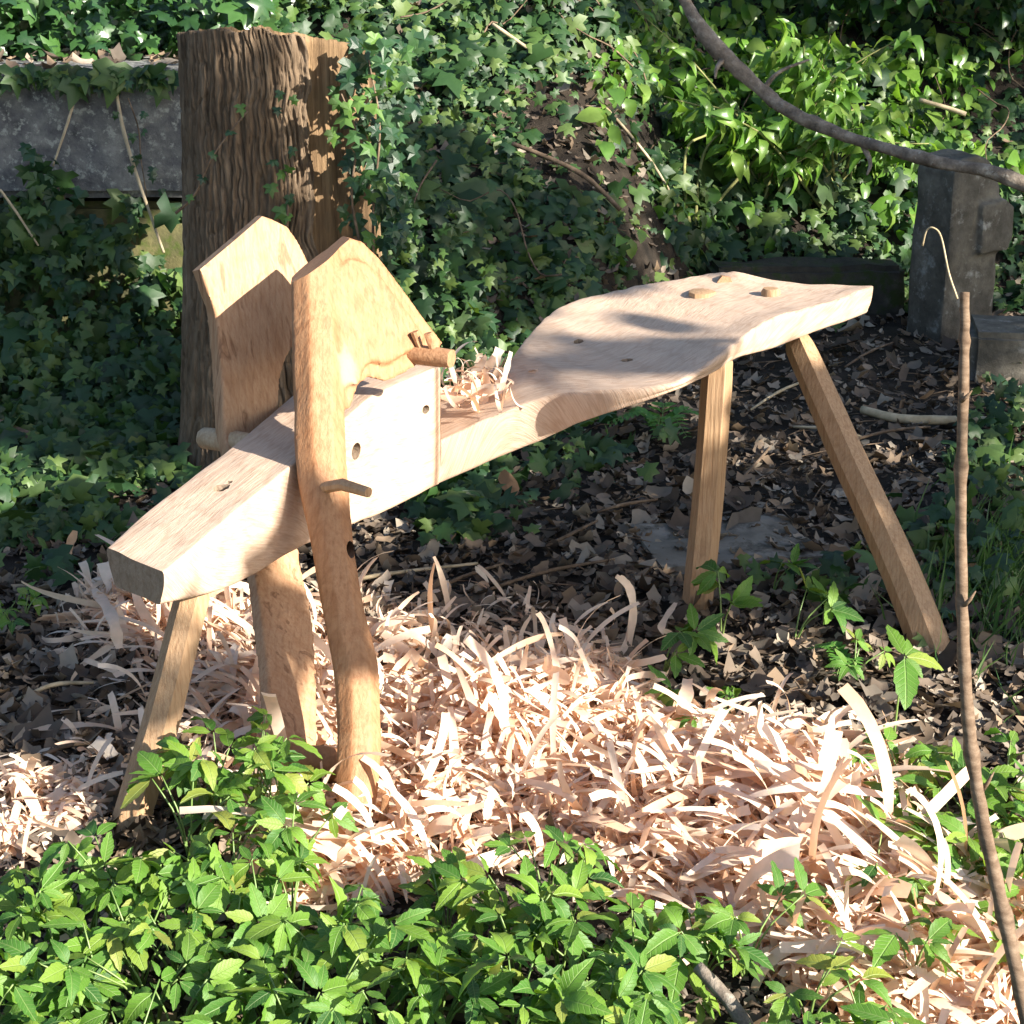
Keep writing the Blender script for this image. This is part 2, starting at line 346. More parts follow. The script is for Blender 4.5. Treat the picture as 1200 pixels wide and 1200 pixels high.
# ------------------------------------------------------------------ shaving horse
horse = empty('shaving_horse', G(440, 860)); tag(horse, 'pale handmade wooden shaving horse bench standing among curly wood shavings', 'shaving horse')
HL = horse.location.copy()
def part(name, me, mat, parent=horse, label=None):
    me.transform(Matrix.Translation(-HL)); o = link(name, me, mat, parent)
    if label: o['label'] = label
    return o
def sub(name, me, mat, parent):      # sub-part; its parent sits at the horse's origin
    me.transform(Matrix.Translation(-HL)); return link(name, me, mat, parent)

# beam: near top edge, far top edge (photo pixels), height, lower edge y
ST1 = [((192, 670), (125, 642), .460, 714), ((242, 629), (176, 596), .475, 702), ((297, 581), (234, 551), .490, 678), ((348, 540), (291, 507), .510, 648),
       ((385, 508), (333, 471), .525, 630), ((415, 481), (367, 446), .540, 618), ((442, 462), (395, 430), .550, 607), ((500, 435), (447, 404), .565, 580), ((516, 431), (462, 401), .570, 573)]
ST2 = [((517, 516), (463, 462), .428, 571), ((580, 486), (560, 450), .475, 541), ((640, 466), (592, 428), .510, 518), ((692, 459), (606, 410), .540, 496),
       ((740, 455), (618, 394), .560, 480), ((790, 447), (632, 378), .578, 463), ((822, 431), (655, 360), .588, 449), ((845, 415), (690, 347), .594, 438),
       ((872, 394), (728, 338), .600, 422), ((905, 373), (768, 329), .606, 413), ((945, 361), (800, 324), .612, 399), ((985, 349), (828, 320), .616, 384), ((1025, 333), (856, 319), .620, 369)]
def station(s):
    n = G(*s[0], s[2]); f = G(*s[1], s[2])
    lo, hi = .0, s[2]                       # solve the underside height from its picture row
    for _ in range(40):
        m = (lo + hi) / 2
        if proj((n.x, n.y, m))[1] > s[3]: lo = m
        else: hi = m
    return n, f, lo
def catmull(vals, n, seg):
    A = np.array(vals, float); P = np.vstack([2 * A[0] - A[1], A, 2 * A[-1] - A[-2]]); res = []
    for t in np.linspace(0, len(A) - 1, n):
        k = min(int(t), len(A) - 2); u = t - k; a, b, c, d = P[k:k + 4]
        res.append(.5 * (2 * b + (c - a) * u + (2 * a - 5 * b + 4 * c - d) * u * u + (3 * b - a - 3 * c + d) * u ** 3))
    return np.array(res)
def beam_mesh():
    rows = []
    for st, cnt in ((ST1, 60), (ST2, 90)):
        v = []
        for s in st:
            n, f, zb = station(s); v.append((n.x, n.y, f.x, f.y, s[2], zb))
        rows.append(catmull(v, cnt, 0))
    rows = np.vstack(rows)
    # round the two end edges a little
    nt_, ns_, nb_ = 14, 7, 10
    ring = []
    def corner(cx, cy, sx, sy, a0, r):  # u in -1..1 across, v in 0..1 down
        return [(cx, cy, a0 + k * math.pi / 8) for k in range(5)]
    V = []; UV = []
    L = np.concatenate([[0], np.cumsum(np.linalg.norm(np.diff(rows[:, :2], axis=0), axis=1))])
    cnt = None
    for i, (nx, ny, fx, fy, zt, zb) in enumerate(rows):
        n = Vector((nx, ny)); f = Vector((fx, fy)); wv = (f - n); W = wv.length; wv.normalize(); T = zt - zb
        seat = float(sstep(78, 95, i))
        r = .006 + .002 * seat; rb = .012; rb = min(rb, T * .3)
        pts = []
        inset = .010
        # local coords (a across from near, h height)
        for k in range(nt_ + 1):
            a = r + (W - 2 * r) * k / nt_; pts.append((a, zt))
        for k in range(1, 4): t = k / 4 * math.pi / 2; pts.append((W - r + r * math.sin(t), zt - r + r * math.cos(t)))
        for k in range(ns_ + 1): q = k / ns_; pts.append((W - inset * q * q, zt - r - (T - r - rb) * q))
        for k in range(1, 4): t = k / 4 * math.pi / 2; pts.append((W - inset - rb + rb * math.cos(t), zb + rb - rb * math.sin(t)))
        for k in range(nb_ + 1): q = k / nb_; pts.append((W - inset - rb - (W - 2 * inset - 2 * rb) * q, zb))
        for k in range(1, 4): t = k / 4 * math.pi / 2; pts.append((inset + rb - rb * math.sin(t), zb + rb - rb * math.cos(t)))
        for k in range(ns_ + 1): q = 1 - k / ns_; pts.append((inset * q * q, zt - r - (T - r - rb) * q))
        for k in range(1, 4): t = k / 4 * math.pi / 2; pts.append((r - r * math.cos(t), zt - r + r * math.sin(t)))
        cnt = len(pts); per = 0; prev = None
        for (a, h) in pts:
            if prev: per += math.hypot(a - prev[0], h - prev[1])
            prev = (a, h); p2 = n + wv * a
            # adze marks and natural unevenness
            nn = mnoise.noise((p2.x * 9, p2.y * 9, h * 9)) * .0035 + mnoise.noise((p2.x * 26, p2.y * 26, h * 26)) * .0016
            amp = 1.0 if i < 58 else 1.1
            top = h > zt - .003
            dish = 0.0
            if top and seat > 0: dish = -.010 * seat * math.sin(math.pi * max(0, min(1, a / W))) + (.0045 * abs(mnoise.noise((L[i] * 16 + a * 7, a * 9, 2))) ** .8 - .002 + .0012 * mnoise.noise((L[i] * 40, a * 12, 5))) * seat
            c = Vector((n.x + wv.x * W / 2, n.y + wv.y * W / 2, (zt + zb) / 2)); q = Vector((p2.x, p2.y, h)); dirn = (q - c)
            if top: q = q + Vector((0, 0, nn * amp + dish))
            else: q = q + dirn.normalized() * nn * amp
            V.append(q); UV.append((L[i], per))
    F = []
    m = len(rows)
    for i in range(m - 1):
        for k in range(cnt): F.append((i * cnt + k, i * cnt + (k + 1) % cnt, (i + 1) * cnt + (k + 1) % cnt, (i + 1) * cnt + k))
    F.append(tuple(range(cnt - 1, -1, -1))); F.append(tuple((m - 1) * cnt + k for k in range(cnt)))
    me = mesh_from('beam', V, F)
    uv = me.uv_layers.new(name='UVMap')
    for l in me.loops: uv.data[l.index].uv = UV[l.vertex_index]
    me.materials.append(M_beam); me.materials.append(M_endgrain)
    me.polygons[len(F) - 2].material_index = 1
    return me
DD = Vector((.78, .62, 0)).normalized(); NN = Vector((.62, -.78, 0)).normalized()    # plane of the swinging arms and its normal
BN = Vector((.91, -.42, 0)).normalized()                                              # across the beam, towards the camera side
def cyl(name, a, b, r0, r1=None, seg=12, mid=3, jit=0.0):
    a, b = Vector(a), Vector(b); r1 = r0 if r1 is None else r1
    return tube_mesh(name, [a.lerp(b, k / mid) for k in range(mid + 1)], lin([r0, r1], mid + 1), seg, True, jit, 40)
bm_ = beam_mesh()
bmats = list(bm_.materials)
c0 = G(259, 573, .485); cuts = [cyl('c', c0 + Vector((0, 0, .06)), c0 - Vector((0, 0, .07)), .015, .015, 7, 2, .25), cyl('c', c0 + Vector((.012, .018, .06)), c0 + Vector((.012, .018, -.05)), .006, .006, 5, 2, .2)]
def side_pt(px, py):
    best = None
    Ns = [station(q)[0] for q in ST1]; d = Vector(ray(px, py)); o = Vector((0, 0, CAM_H))
    for a, b in zip(Ns, Ns[1:]):
        e = b - a; n = Vector((e.y, -e.x, 0)); t = (a - o).dot(n) / d.dot(n); p = o + d * t; u = (p - a).to_2d().dot(e.to_2d()) / e.to_2d().length_squared
        if -.02 <= u <= 1.02: best = p
    return best or YP(px, py, 3.1)
c1 = side_pt(500, 480); cuts.append(cyl('c', c1 + BN * .05, c1 - BN * .06, .0085))
c2 = side_pt(419, 529); cuts.append(cyl('c', c2 + BN * .06, c2 - BN * .06, .016))
c3 = G(678, 406, .56); cuts.append(cyl('c', c3 + Vector((0, 0, .05)), c3 - Vector((0, 0, .12)), .0115, .0115, 6, 2, .15))
c4 = G(734, 422, .572); cuts.append(cyl('c', c4 + Vector((0, 0, .05)), c4 - Vector((0, 0, .12)), .012, .012, 7, 2, .15))
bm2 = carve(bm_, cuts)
bm2.polygons.foreach_set('use_smooth', [True] * len(bm2.polygons)); bm2.set_sharp_from_angle(angle=R(38))
beam = part('beam', bm2, None, label='long hewn beam widening into a shaped seat')

# swinging arms
def arm_depth(py, tab): return float(np.interp(py, [t[0] for t in tab], [t[1] for t in tab]))
NEAR = [(280, 3.02), (570, 2.79), (960, 2.45)]; FAR = [(258, 3.20), (510, 3.06), (660, 2.93), (905, 2.60)]
def on_arm(px, py, tab, axis):
    Y = arm_depth(py, tab); s = 3.1 / FPX; return YP(px, py, Y + (px - axis(py)) * s * .795)
def slab_mesh(outline, tab, axis, thick, n=None):
    n = n or NN
    bm = bmesh.new(); P = [on_arm(x, y, tab, axis) for x, y in outline]
    f = [bm.verts.new(p) for p in P]; b = [bm.verts.new(p - n * thick) for p in P]
    bm.faces.new(f); bm.faces.new(list(reversed(b)))
    for i in range(len(P)):
        j = (i + 1) % len(P); bm.faces.new((f[i], b[i], b[j], f[j]))
    bmesh.ops.recalc_face_normals(bm, faces=bm.faces); bmesh.ops.triangulate(bm, faces=bm.faces)
    return bm
def remeshed(bm, vox, smooth_it, fac=.5, seed=0, amp=.002, freq=14, cut=None):
    me = bpy.data.meshes.new('w'); bm.to_mesh(me); bm.free()
    r = evaluated(me, [('REMESH', {'mode': 'VOXEL', 'voxel_size': vox}), ('SMOOTH', {'iterations': smooth_it, 'factor': fac})])
    n = len(r.vertices); co = np.empty(n * 3, np.float32); r.vertices.foreach_get('co', co); co = co.reshape(-1, 3)
    no = np.array([v.normal[:] for v in r.vertices])
    d = np.array([mnoise.noise((c[0] * freq, c[1] * freq, c[2] * freq * .45 + seed)) + .4 * mnoise.noise((c[0] * freq * 3, c[1] * freq * 3, c[2] * freq + seed)) for c in co]) * amp
    r.vertices.foreach_set('co', (co + no * d[:, None]).ravel().astype(np.float32)); r.update()
    if cut:
        b2 = bmesh.new(); b2.from_mesh(r)
        bmesh.ops.bisect_plane(b2, geom=b2.verts[:] + b2.edges[:] + b2.faces[:], plane_co=cut[0], plane_no=cut[1], clear_outer=True)
        bmesh.ops.holes_fill(b2, edges=[e for e in b2.edges if e.is_boundary]); b2.to_mesh(r); b2.free()
    r.polygons.foreach_set('use_smooth', [True] * len(r.polygons)); r.set_sharp_from_angle(angle=R(42)); r.materials.clear()
    return r
def cut_plane(a, b, tab, axis):
    A, B = on_arm(*a, tab, axis), on_arm(*b, tab, axis); n = (B - A).cross(NN + Vector((0, 0, .3))).normalized()
    if n.z < 0: n = -n
    return (A, n)
far_axis = lambda y: float(np.interp(y, [258, 510, 660, 905], [292, 293, 325, 345]))
far_out = [(229, 301), (286, 247), (318, 257), (338, 266), (350, 284), (362, 308), (364, 350), (358, 388), (336, 420), (329, 445), (326, 510), (340, 585), (352, 660), (363, 705), (371, 770), (373, 840), (372, 912),
           (318, 912), (318, 850), (314, 790), (306, 720), (297, 660), (280, 585), (263, 510), (259, 430), (253, 370)]
me = remeshed(slab_mesh(far_out, FAR, far_axis, .036), .0045, 3, seed=4, amp=.0022, cut=cut_plane((240, 311), (297, 262), FAR, far_axis))
part('swing_arm', me, M_slab, label='far swinging arm, a flat slab with dark heart streaks')
near_axis = lambda y: float(np.interp(y, [280, 400, 480, 560, 650, 700, 800, 960], [382, 385, 386, 389, 402, 411, 430, 430]))
rows = [(285, 380, 27), (350, 381, 27), (400, 384, 30), (440, 385, 31), (480, 385, 30), (520, 386, 30), (560, 389, 30), (600, 394, 29), (650, 402, 26), (700, 410, 25), (760, 422, 28), (800, 430, 29), (860, 433, 29), (920, 432, 28), (962, 430, 26)]
near_head = [(366, 306), (396, 274), (425, 283), (448, 307), (482, 352), (519, 402), (512, 418), (492, 426), (470, 440), (452, 447), (432, 441), (421, 450), (412, 480), (385, 480)]
bm = slab_mesh(near_head, NEAR, near_axis, .058)
hc = (430, 370)
b2 = slab_mesh([(hc[0] + (x - hc[0]) * .72, hc[1] + (y - hc[1]) * .72) for x, y in near_head], NEAR, near_axis, .03)
bmesh.ops.translate(b2, verts=b2.verts, vec=NN * .013); tmp = bpy.data.meshes.new('t'); b2.to_mesh(tmp); b2.free(); bm.from_mesh(tmp)
pts, rad = [], []
for (py, px, r) in rows:
    Y = arm_depth(py, NEAR); p = YP(px, py, Y) - NN * .030; pts.append(p); rad.append(r * p.length * 1.02 / FPX)
random.seed(77); PP = smoothpath(pts, 40); rr_ = lin(rad, 40); sc = [random.uniform(.93, 1.09) for _ in range(8)]
for i, ring in enumerate(tube(bm, PP, rr_, 8)):
    for k, v in enumerate(ring): v.co = PP[i] + (v.co - PP[i]) * sc[k] * (1.03 + .07 * mnoise.noise((k * 3.7, i * .17, 4)))
me = remeshed(bm, .0045, 3, seed=9, amp=.0028, freq=11, cut=cut_plane((355, 327), (404, 285), NEAR, near_axis))
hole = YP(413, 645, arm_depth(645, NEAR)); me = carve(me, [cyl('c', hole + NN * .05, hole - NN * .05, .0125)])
me.polygons.foreach_set('use_smooth', [True] * len(me.polygons)); me.set_sharp_from_angle(angle=R(40))
scar = [YP(409, 392, 2.93), YP(411, 378, 2.94)]
def scar_mat():
    m = M_arm.copy(); m.name = 'arm_wood_with_knot'; nt = m.node_tree; b = [n for n in nt.nodes if n.type == 'BSDF_PRINCIPLED'][0]; src = b.inputs['Base Color'].links[0].from_socket
    g = nt.nodes.new('ShaderNodeTexCoord'); cur = src
    dn = N(nt, 'ShaderNodeTexNoise', Scale=22.0, Detail=3.0); nt.links.new(g.outputs['Object'], dn.inputs[0])
    for c, sc, col, r in ((YP(409, 415, 2.90) - HL, (1, .6, .30), (.36, .23, .145), .024), (YP(409, 375, 2.94) - HL, (1, .6, .5), (.22, .11, .06), .011)):
        sb = nt.nodes.new('ShaderNodeVectorMath'); sb.operation = 'SUBTRACT'; nt.links.new(g.outputs['Object'], sb.inputs[0]); sb.inputs[1].default_value = c
        ml = nt.nodes.new('ShaderNodeVectorMath'); ml.operation = 'MULTIPLY'; nt.links.new(sb.outputs[0], ml.inputs[0]); ml.inputs[1].default_value = sc
        ln = nt.nodes.new('ShaderNodeVectorMath'); ln.operation = 'LENGTH'; nt.links.new(ml.outputs[0], ln.inputs[0])
        ad = N(nt, 'ShaderNodeMath', operation='MULTIPLY_ADD'); nt.links.new(dn.outputs[0], ad.inputs[0]); ad.inputs[1].default_value = r * 1.2; nt.links.new(ln.outputs['Value'], ad.inputs[2])
        cur = mixc(nt, ramp(nt, ad.outputs[0], [(r * 1.25, (1, 1, 1)), (r * 1.25 + .006, (0, 0, 0))]), cur, col)
    nt.links.new(cur, b.inputs['Base Color']); return m
me.materials[0] = scar_mat()
near_arm = part('swing_arm', me, None, label='near swinging arm, a round debarked branch with a broad crook at its head')
# knot scar in the crook of the near arm
# gripping rod between the two heads, with its pins
hp = on_arm(486, 415, NEAR, near_axis); e = hp + BN * .072
rod = part('jaw_rod', tube_mesh('jaw_rod', [e, e - BN * .03, e - BN * .12, e - BN * .27], [.0165, .0175, .018, .017], 14, True, .05, 45), M_peg)
for d_, dx_ in ((.016, -.014), (.040, -.012)):
    b_ = hp + BN * d_; sub('pin', cyl('pin', b_, b_ + Vector((dx_, .0, .042)), .0055, .0078, 8, 3, .08), M_peg, rod)
part('peg', tube_mesh('peg', [YP(378, 572, 2.78), YP(402, 568, 2.735), YP(432, 577, 2.70)], [.0095, .010, .0088], 9, True, .06, 35), M_leg)
part('pivot_rod', tube_mesh('pivot_rod', [YP(237, 512, 3.10), YP(240, 513, 3.095), YP(262, 516, 3.06), YP(300, 522, 3.0)], [.014, .0195, .021, .020], 14, True, .05, 45), M_palewood)
t0, t1 = G(333, 898, .06) + Vector((0, .03, 0)), G(502, 975, .012) + Vector((0, .06, 0))
part('treadle', tube_mesh('treadle', smoothpath([t0, t0.lerp(t1, .35) + Vector((.0, .02, .01)), t0.lerp(t1, .7) + Vector((0, .02, -.005)), t1], 14), lin([.024, .030, .029, .020], 14), 10, True, .08, 50), M_tread)
part('treadle_pin', cyl('treadle_pin', G(449, 962, .04), G(452, 934, .085), .008, .006, 8, 2, .1), M_tread)
# legs: round-ish hewn billets with flats
def leg(path, rads, seg, seed, label=None):
    random.seed(seed); n = 22; P = smoothpath(path, n); rr = lin(rads, n); bm = bmesh.new()
    ph = random.uniform(0, 6); sc = [random.uniform(.92, 1.08) for _ in range(seg)]
    rings = tube(bm, P, rr, seg)
    for i, ring in enumerate(rings):
        c = P[i]
        for k, v in enumerate(ring):
            d = v.co - c; v.co = c + d * sc[k] * (1 + .05 * mnoise.noise((k * 3.1, i * .35, seed)))
    me = bm_done(bm, 'leg', True, 24); me.materials.clear(); return part('leg', me, M_leg, label=label)
f0 = G(150, 985, -.03)
leg([f0, G(150, 975), YP(191, 840, 2.56), YP(225, 705, 2.63), YP(250, 620, 2.69)], [.030, .031, .031, .029, .026], 7, 3, 'front leg splayed forward')
leg([G(816, 722, -.03), G(816, 716), YP(830, 580, 3.42), YP(840, 445, 3.42), YP(842, 418, 3.42)], [.029, .030, .031, .030, .026], 6, 5)
leg([G(1094, 775, -.03), G(1094, 764), YP(1053, 660, 3.27), YP(996, 535, 3.42), YP(944, 418, 3.57), YP(935, 397, 3.60)], [.040, .041, .038, .036, .032, .026], 7, 8)
# tenon ends and wedge in the seat
def tenon(px, py, z, r, h, tilt=(0, 0), label=None, seg=9):
    b = G(px, py, z); part('leg_tenon', tube_mesh('leg_tenon', [b - Vector((0, 0, .03)), b + Vector((tilt[0], tilt[1], h * .7)), b + Vector((tilt[0], tilt[1], h))], [r, r * .95, r * .78], seg, True, .08, 35), M_leg, label=label)
tenon(905, 346, .605, .020, .015, (-.004, .0))
tenon(822, 343, .602, .030, .004)
part('wedge', tube_mesh('wedge', [G(848, 336, .58), G(849, 333, .602), G(850, 332, .607)], [.02, .02, .016], 6, True, .1, 30), M_peg)

# ------------------------------------------------------------------ stump
def build_stump():
    base = Vector((-.568, 4.42, 0)); t = empty('tree_stump', base); tag(t, 'tall dead tree stump with fissured bark, its bark gone on the right side', 'tree stump')
    H = 1.03
    def rad(z): return .202 + .052 * (1 - z / H) ** 2
    def shell(name, a0, a1, na, nz, r_off, disp, mat, capped, topz):
        V, F = [], []
        A = np.linspace(a0, a1, na, endpoint=not capped); Zs = np.linspace(-.05, 1, nz)
        for z in Zs:
            for a in A:
                zz = z * topz(a) if z > 0 else z
                r = rad(max(zz, 0)) + r_off + disp(a, zz) + .02 * math.sin(2 * a + 1)
                w_ = 0 if capped else max(0, (a - a1) / (a0 - a1) - .55) * 2 * (.16 * mnoise.noise((0, 3, zz * 5)) + .06 * mnoise.noise((0, 3, zz * 17))); V.append((r * math.cos(a + w_) + .015 * zz, r * math.sin(a + w_), zz))
        n = na
        for j in range(nz - 1):
            for i in range(n if capped else n - 1): F.append((j * n + i, j * n + (i + 1) % n, (j + 1) * n + (i + 1) % n, (j + 1) * n + i))
        if capped:
            c = len(V); V.append((.015, 0, H - .02))
            for i in range(n): F.append(((nz - 1) * n + i, (nz - 1) * n + (i + 1) % n, c))
        else:    # close the bark shell against the wood
            for ring in (lambda j, i: j * n + i,):
                k0 = len(V)
                for i, a in enumerate(A):
                    zz = topz(a); r = rad(zz) - .01; V.append((r * math.cos(a) + .015 * zz, r * math.sin(a), zz - .004))
                for i in range(n - 1): F.append(((nz - 1) * n + i, (nz - 1) * n + i + 1, k0 + i + 1, k0 + i))
            for i in (0, n - 1):
                k0 = len(V)
                for j, z in enumerate(Zs):
                    a = A[i]; zz = z * topz(a) if z > 0 else z; r = rad(max(zz, 0)) - .02; V.append((r * math.cos(a) + .015 * zz, r * math.sin(a), zz))
                for j in range(nz - 1): F.append((j * n + i, (j + 1) * n + i, k0 + j + 1, k0 + j))
        me = mesh_from(name, V, F); return link(name, me, mat, t)
    def wood(a, z): return -.012 * max(0, .3 - abs(mnoise.noise((math.cos(a) * 14, math.sin(a) * 14, z * .8 + 2))) * 3) + .006 * mnoise.noise((math.cos(a) * 12, math.sin(a) * 12, z * 1.2)) - .007 * max(0, mnoise.noise((math.cos(a) * 24, math.sin(a) * 24, z * .9))) ** .7
    def bark(a, z):
        wob = .022 * mnoise.noise((z * 5, a * 4, 0)) + .014 * mnoise.noise((z * 19, a * 9, 0)); a = a + wob; ca, sa = math.cos(a), math.sin(a)
        q = mnoise.noise((ca * 13, sa * 13, z * 2.6)); q2 = mnoise.noise((ca * 27, sa * 27, z * 5 + 5)); q3 = mnoise.noise((ca * 40, sa * 40, z * 22)); q4 = mnoise.noise((ca * 9, sa * 9, z * 13 + 9))
        return .012 - .032 * max(0, .36 - abs(q) * 2.6) - .022 * max(0, .32 - abs(q2) * 2.0) - .020 * max(0, .24 - abs(q4) * 2.2) + .004 * q3
    top = lambda a: H + .01 - .05 * math.sin(a) + .012 * mnoise.noise((math.cos(a) * 4, math.sin(a) * 4, 3)) + .006 * mnoise.noise((math.cos(a) * 18, math.sin(a) * 18, 3)) - .02 * math.cos(a)
    shell('trunk', 0, 2 * math.pi, 170, 70, 0, wood, M_bare, True, top)
    # bark covers everything except a strip on the sunny right front
    shell('bark', R(-66), R(-292), 330, 210, .014, lambda a, z: bark(a, z) , M_bark, False, lambda a: top(a) + .003 * mnoise.noise((a * 30, 0, 0)) - .003)
    return t
stump = build_stump()

# ------------------------------------------------------------------ stones
def stone_box(name, c, size, mat, parent=None, rot=0, rough=.006, seed=1, cuts=10, bev=.012, shape=None):
    bm = bmesh.new(); bmesh.ops.create_cube(bm, size=1)
    bmesh.ops.scale(bm, vec=size, verts=bm.verts)
    if shape: shape(bm)
    bmesh.ops.bevel(bm, geom=bm.edges[:], offset=bev, segments=2, affect='EDGES')
    bmesh.ops.subdivide_edges(bm, edges=[e for e in bm.edges if e.calc_length() > .07], cuts=cuts, use_grid_fill=True)
    for v in bm.verts:
        p = v.co; d = mnoise.noise((p.x * 9 + seed, p.y * 9, p.z * 9)) + .5 * mnoise.noise((p.x * 25 + seed, p.y * 25, p.z * 25))
        v.co = p + (v.normal if v.normal.length else Vector((0, 0, 1))) * d * rough
    me = bm_done(bm, name, True, 45); me.transform(Matrix.Rotation(rot, 4, 'Z'))
    o = link(name, me, mat, parent); o.location = Vector(c) - (parent.location if parent else Vector()); return o
tomb = empty('chest_tomb', (-1.9, 5.6, 0)); tag(tomb, 'low grey stone tomb with a thick lichened top slab behind the stump', 'tomb')
stone_box('slab', (-1.85, 5.70, .705), (2.7, .95, .36), M_stone, tomb, 0, .007, 3, 14, .022)
stone_box('plinth', (-1.85, 5.72, .235), (2.6, .86, .53), M_moss, tomb, 0, .012, 7, 14, .02)
hs = empty('headstone', (1.42, 5.75, 0)); tag(hs, 'weathered upright headstone in shade at the right edge', 'headstone')
def hs_shape(bm):
    for v in bm.verts:
        if v.co.z > 0: v.co.x *= .8; v.co.y *= .8
        if v.co.z > 0 and v.co.x > 0: v.co.z -= .12
def hs_profile(name, profs, loc, rot, mat, seed):
    bm = bmesh.new()
    for prof, depth in profs:
        f = [bm.verts.new((x, -depth / 2, z)) for x, z in prof]; b = [bm.verts.new((x, depth / 2, z)) for x, z in prof]; fs = [bm.faces.new(f), bm.faces.new(list(reversed(b)))]
        for i in range(len(f)): j = (i + 1) % len(f); fs.append(bm.faces.new((f[i], b[i], b[j], f[j])))
        bmesh.ops.recalc_face_normals(bm, faces=fs)
    bmesh.ops.triangulate(bm, faces=bm.faces)
    me = remeshed(bm, .008, 3, seed=seed, amp=.008, freq=15); me.transform(Matrix.Rotation(rot, 4, 'Z')); o = link(name, me, mat, hs); o.location = Vector(loc) - hs.location; return o
hs_profile('shaft', [([(-.125, -.08), (-.12, .56), (-.10, .60), (-.02, .615), (.04, .585), (.08, .51), (.09, .45), (.095, .33), (.10, -.08)], .17), ([(.0, .30), (-.01, .455), (.10, .47), (.128, .44), (.132, .34), (.115, .30)], .215)], (1.45, 5.75, -.03), R(30), M_grave, 3)
k = stone_box('kerb_stone', (1.62, 5.2, .05), (.50, .26, .20), M_grave, None, R(-8), .007, 9, 8, .018); tag(k, 'squared grey kerb stone at the foot of the headstone', 'kerb stone')
k = stone_box('grave_kerb', (1.0, 6.0, .06), (.66, .16, .22), M_flatdark, None, R(4), .012, 19, 10, .02); tag(k, 'low dark stone kerb half hidden by ivy beyond the seat', 'kerb stone', None, 'thing')
k = stone_box('flat_stone', G(850, 645, -.006), (.40, .30, .05), M_flat, None, R(12), .012, 29, 8, .014); tag(k, 'flat grey stone set in the ground behind the left rear leg', 'stone')

# ------------------------------------------------------------------ leaf shapes
def ivy_base(k):
    r = random.Random(k); wd = r.uniform(.75, 1.1)
    o = [(0, -.05), (.22, -.16), (.50, .02), (.27, .22), (.44, .50), (.17, .52), (0, 1.0), (-.17, .52), (-.44, .50), (-.27, .22), (-.50, .02), (-.22, -.16)]
    v = [(x * (1 + r.uniform(-.22, .22)) * wd, (y if y < .8 else y * r.uniform(.8, 1.05)) - .3, -.22 * abs(x) + r.uniform(-.05, .05) - (.18 if y > .8 else 0)) for x, y in o] + [(0, 0, .06)]
    return np.array(v), [(i, (i + 1) % 12, 12) for i in range(12)]
IVY = [ivy_base(k) for k in range(9)]
def oval_base(k, wid=.28, n=5, fold=.25, curl=.35, serr=0.0):
    r = random.Random(k); v = []; f = []
    for i in range(n + 1):
        t = i / n; wv = wid * math.sin(math.pi * min(1, t ** .8)) ** .85 if 0 < i < n else 0.0
        wv += (serr * (1 if i % 2 else -1) if 0 < i < n else 0)
        z = -curl * (t - .35) ** 2 + r.uniform(-.02, .02)
        if i in (0, n): v.append((0, t, z))
        else: v += [(-wv, t + .03, z + fold * wv), (0, t, z), (wv, t + .03, z + fold * wv)]
    # tip / base fans
    f += [(0, 2, 1), (0, 3, 2)]
    for i in range(1, n - 1):
        a = 1 + (i - 1) * 3; b = a + 3; f += [(a, a + 1, b + 1, b), (a + 1, a + 2, b + 2, b + 1)]
    a = 1 + (n - 2) * 3; e = len(v) - 1; f += [(a, a + 1, e), (a + 1, a + 2, e)]
    return np.array(v), f
OVAL = [oval_base(k, .30 + .05 * (k % 3), 4, .3 - .1 * (k % 2), .3 + .2 * k) for k in range(4)]
LAUREL = [oval_base(k + 9, .17 + .02 * (k % 3), 5, .3, .7 + .3 * k) for k in range(3)]
def herb_base(k):
    r = random.Random(k + 30); n = 10; wid = .175 + .03 * (k % 3); v = [(0, 0, 0)]; f = []; curl = -.1 + .2 * k
    for i in range(1, n):
        t = i / n; wv = wid * (t / .38) ** .75 * ((1 - t) / .62) ** .95 + (.012 if i % 2 else -.010); z = -curl * (t - .3) ** 2; fo = .4 - .13 * (k % 4)
        v += [(-wv, t + (.03 if i % 2 else 0), z + fo * wv + r.uniform(-.02, .02)), (0, t, z), (wv, t + (.03 if i % 2 else 0), z + fo * wv + r.uniform(-.02, .02))]
    v.append((r.uniform(-.04, .04), 1.04, -curl * .5)); f += [(0, 2, 1), (0, 3, 2)]
    for i in range(n - 2): a = 1 + i * 3; b = a + 3; f += [(a, a + 1, b + 1, b), (a + 1, a + 2, b + 2, b + 1)]
    a = 1 + (n - 2) * 3; e = len(v) - 1; f += [(a, a + 1, e), (a + 1, a + 2, e)]
    return np.array(v), f
HERB = [herb_base(k) for k in range(6)]
def dead_base(k):
    r = random.Random(k + 77); n = 10; v = []; el = r.uniform(.45, .8)
    for i in range(n):
        a = 2 * math.pi * i / n; q = (.5 + (.14 if k % 2 else .03) * (i % 2)) * r.uniform(.7, 1.12); x, y = el * q * math.cos(a), q * math.sin(a)
        v.append((x, y, r.uniform(-.06, .06) + r.uniform(.8, 2.2) * x * x + r.uniform(.2, 1.3) * y * y))
    v.append((0, 0, 0)); return np.array(v), [(i, (i + 1) % n, n) for i in range(n)]
DEAD = [dead_base(k) for k in range(14)]
def base_mesh(name, b, smooth=True):
    return mesh_from(name, b[0], b[1], smooth)

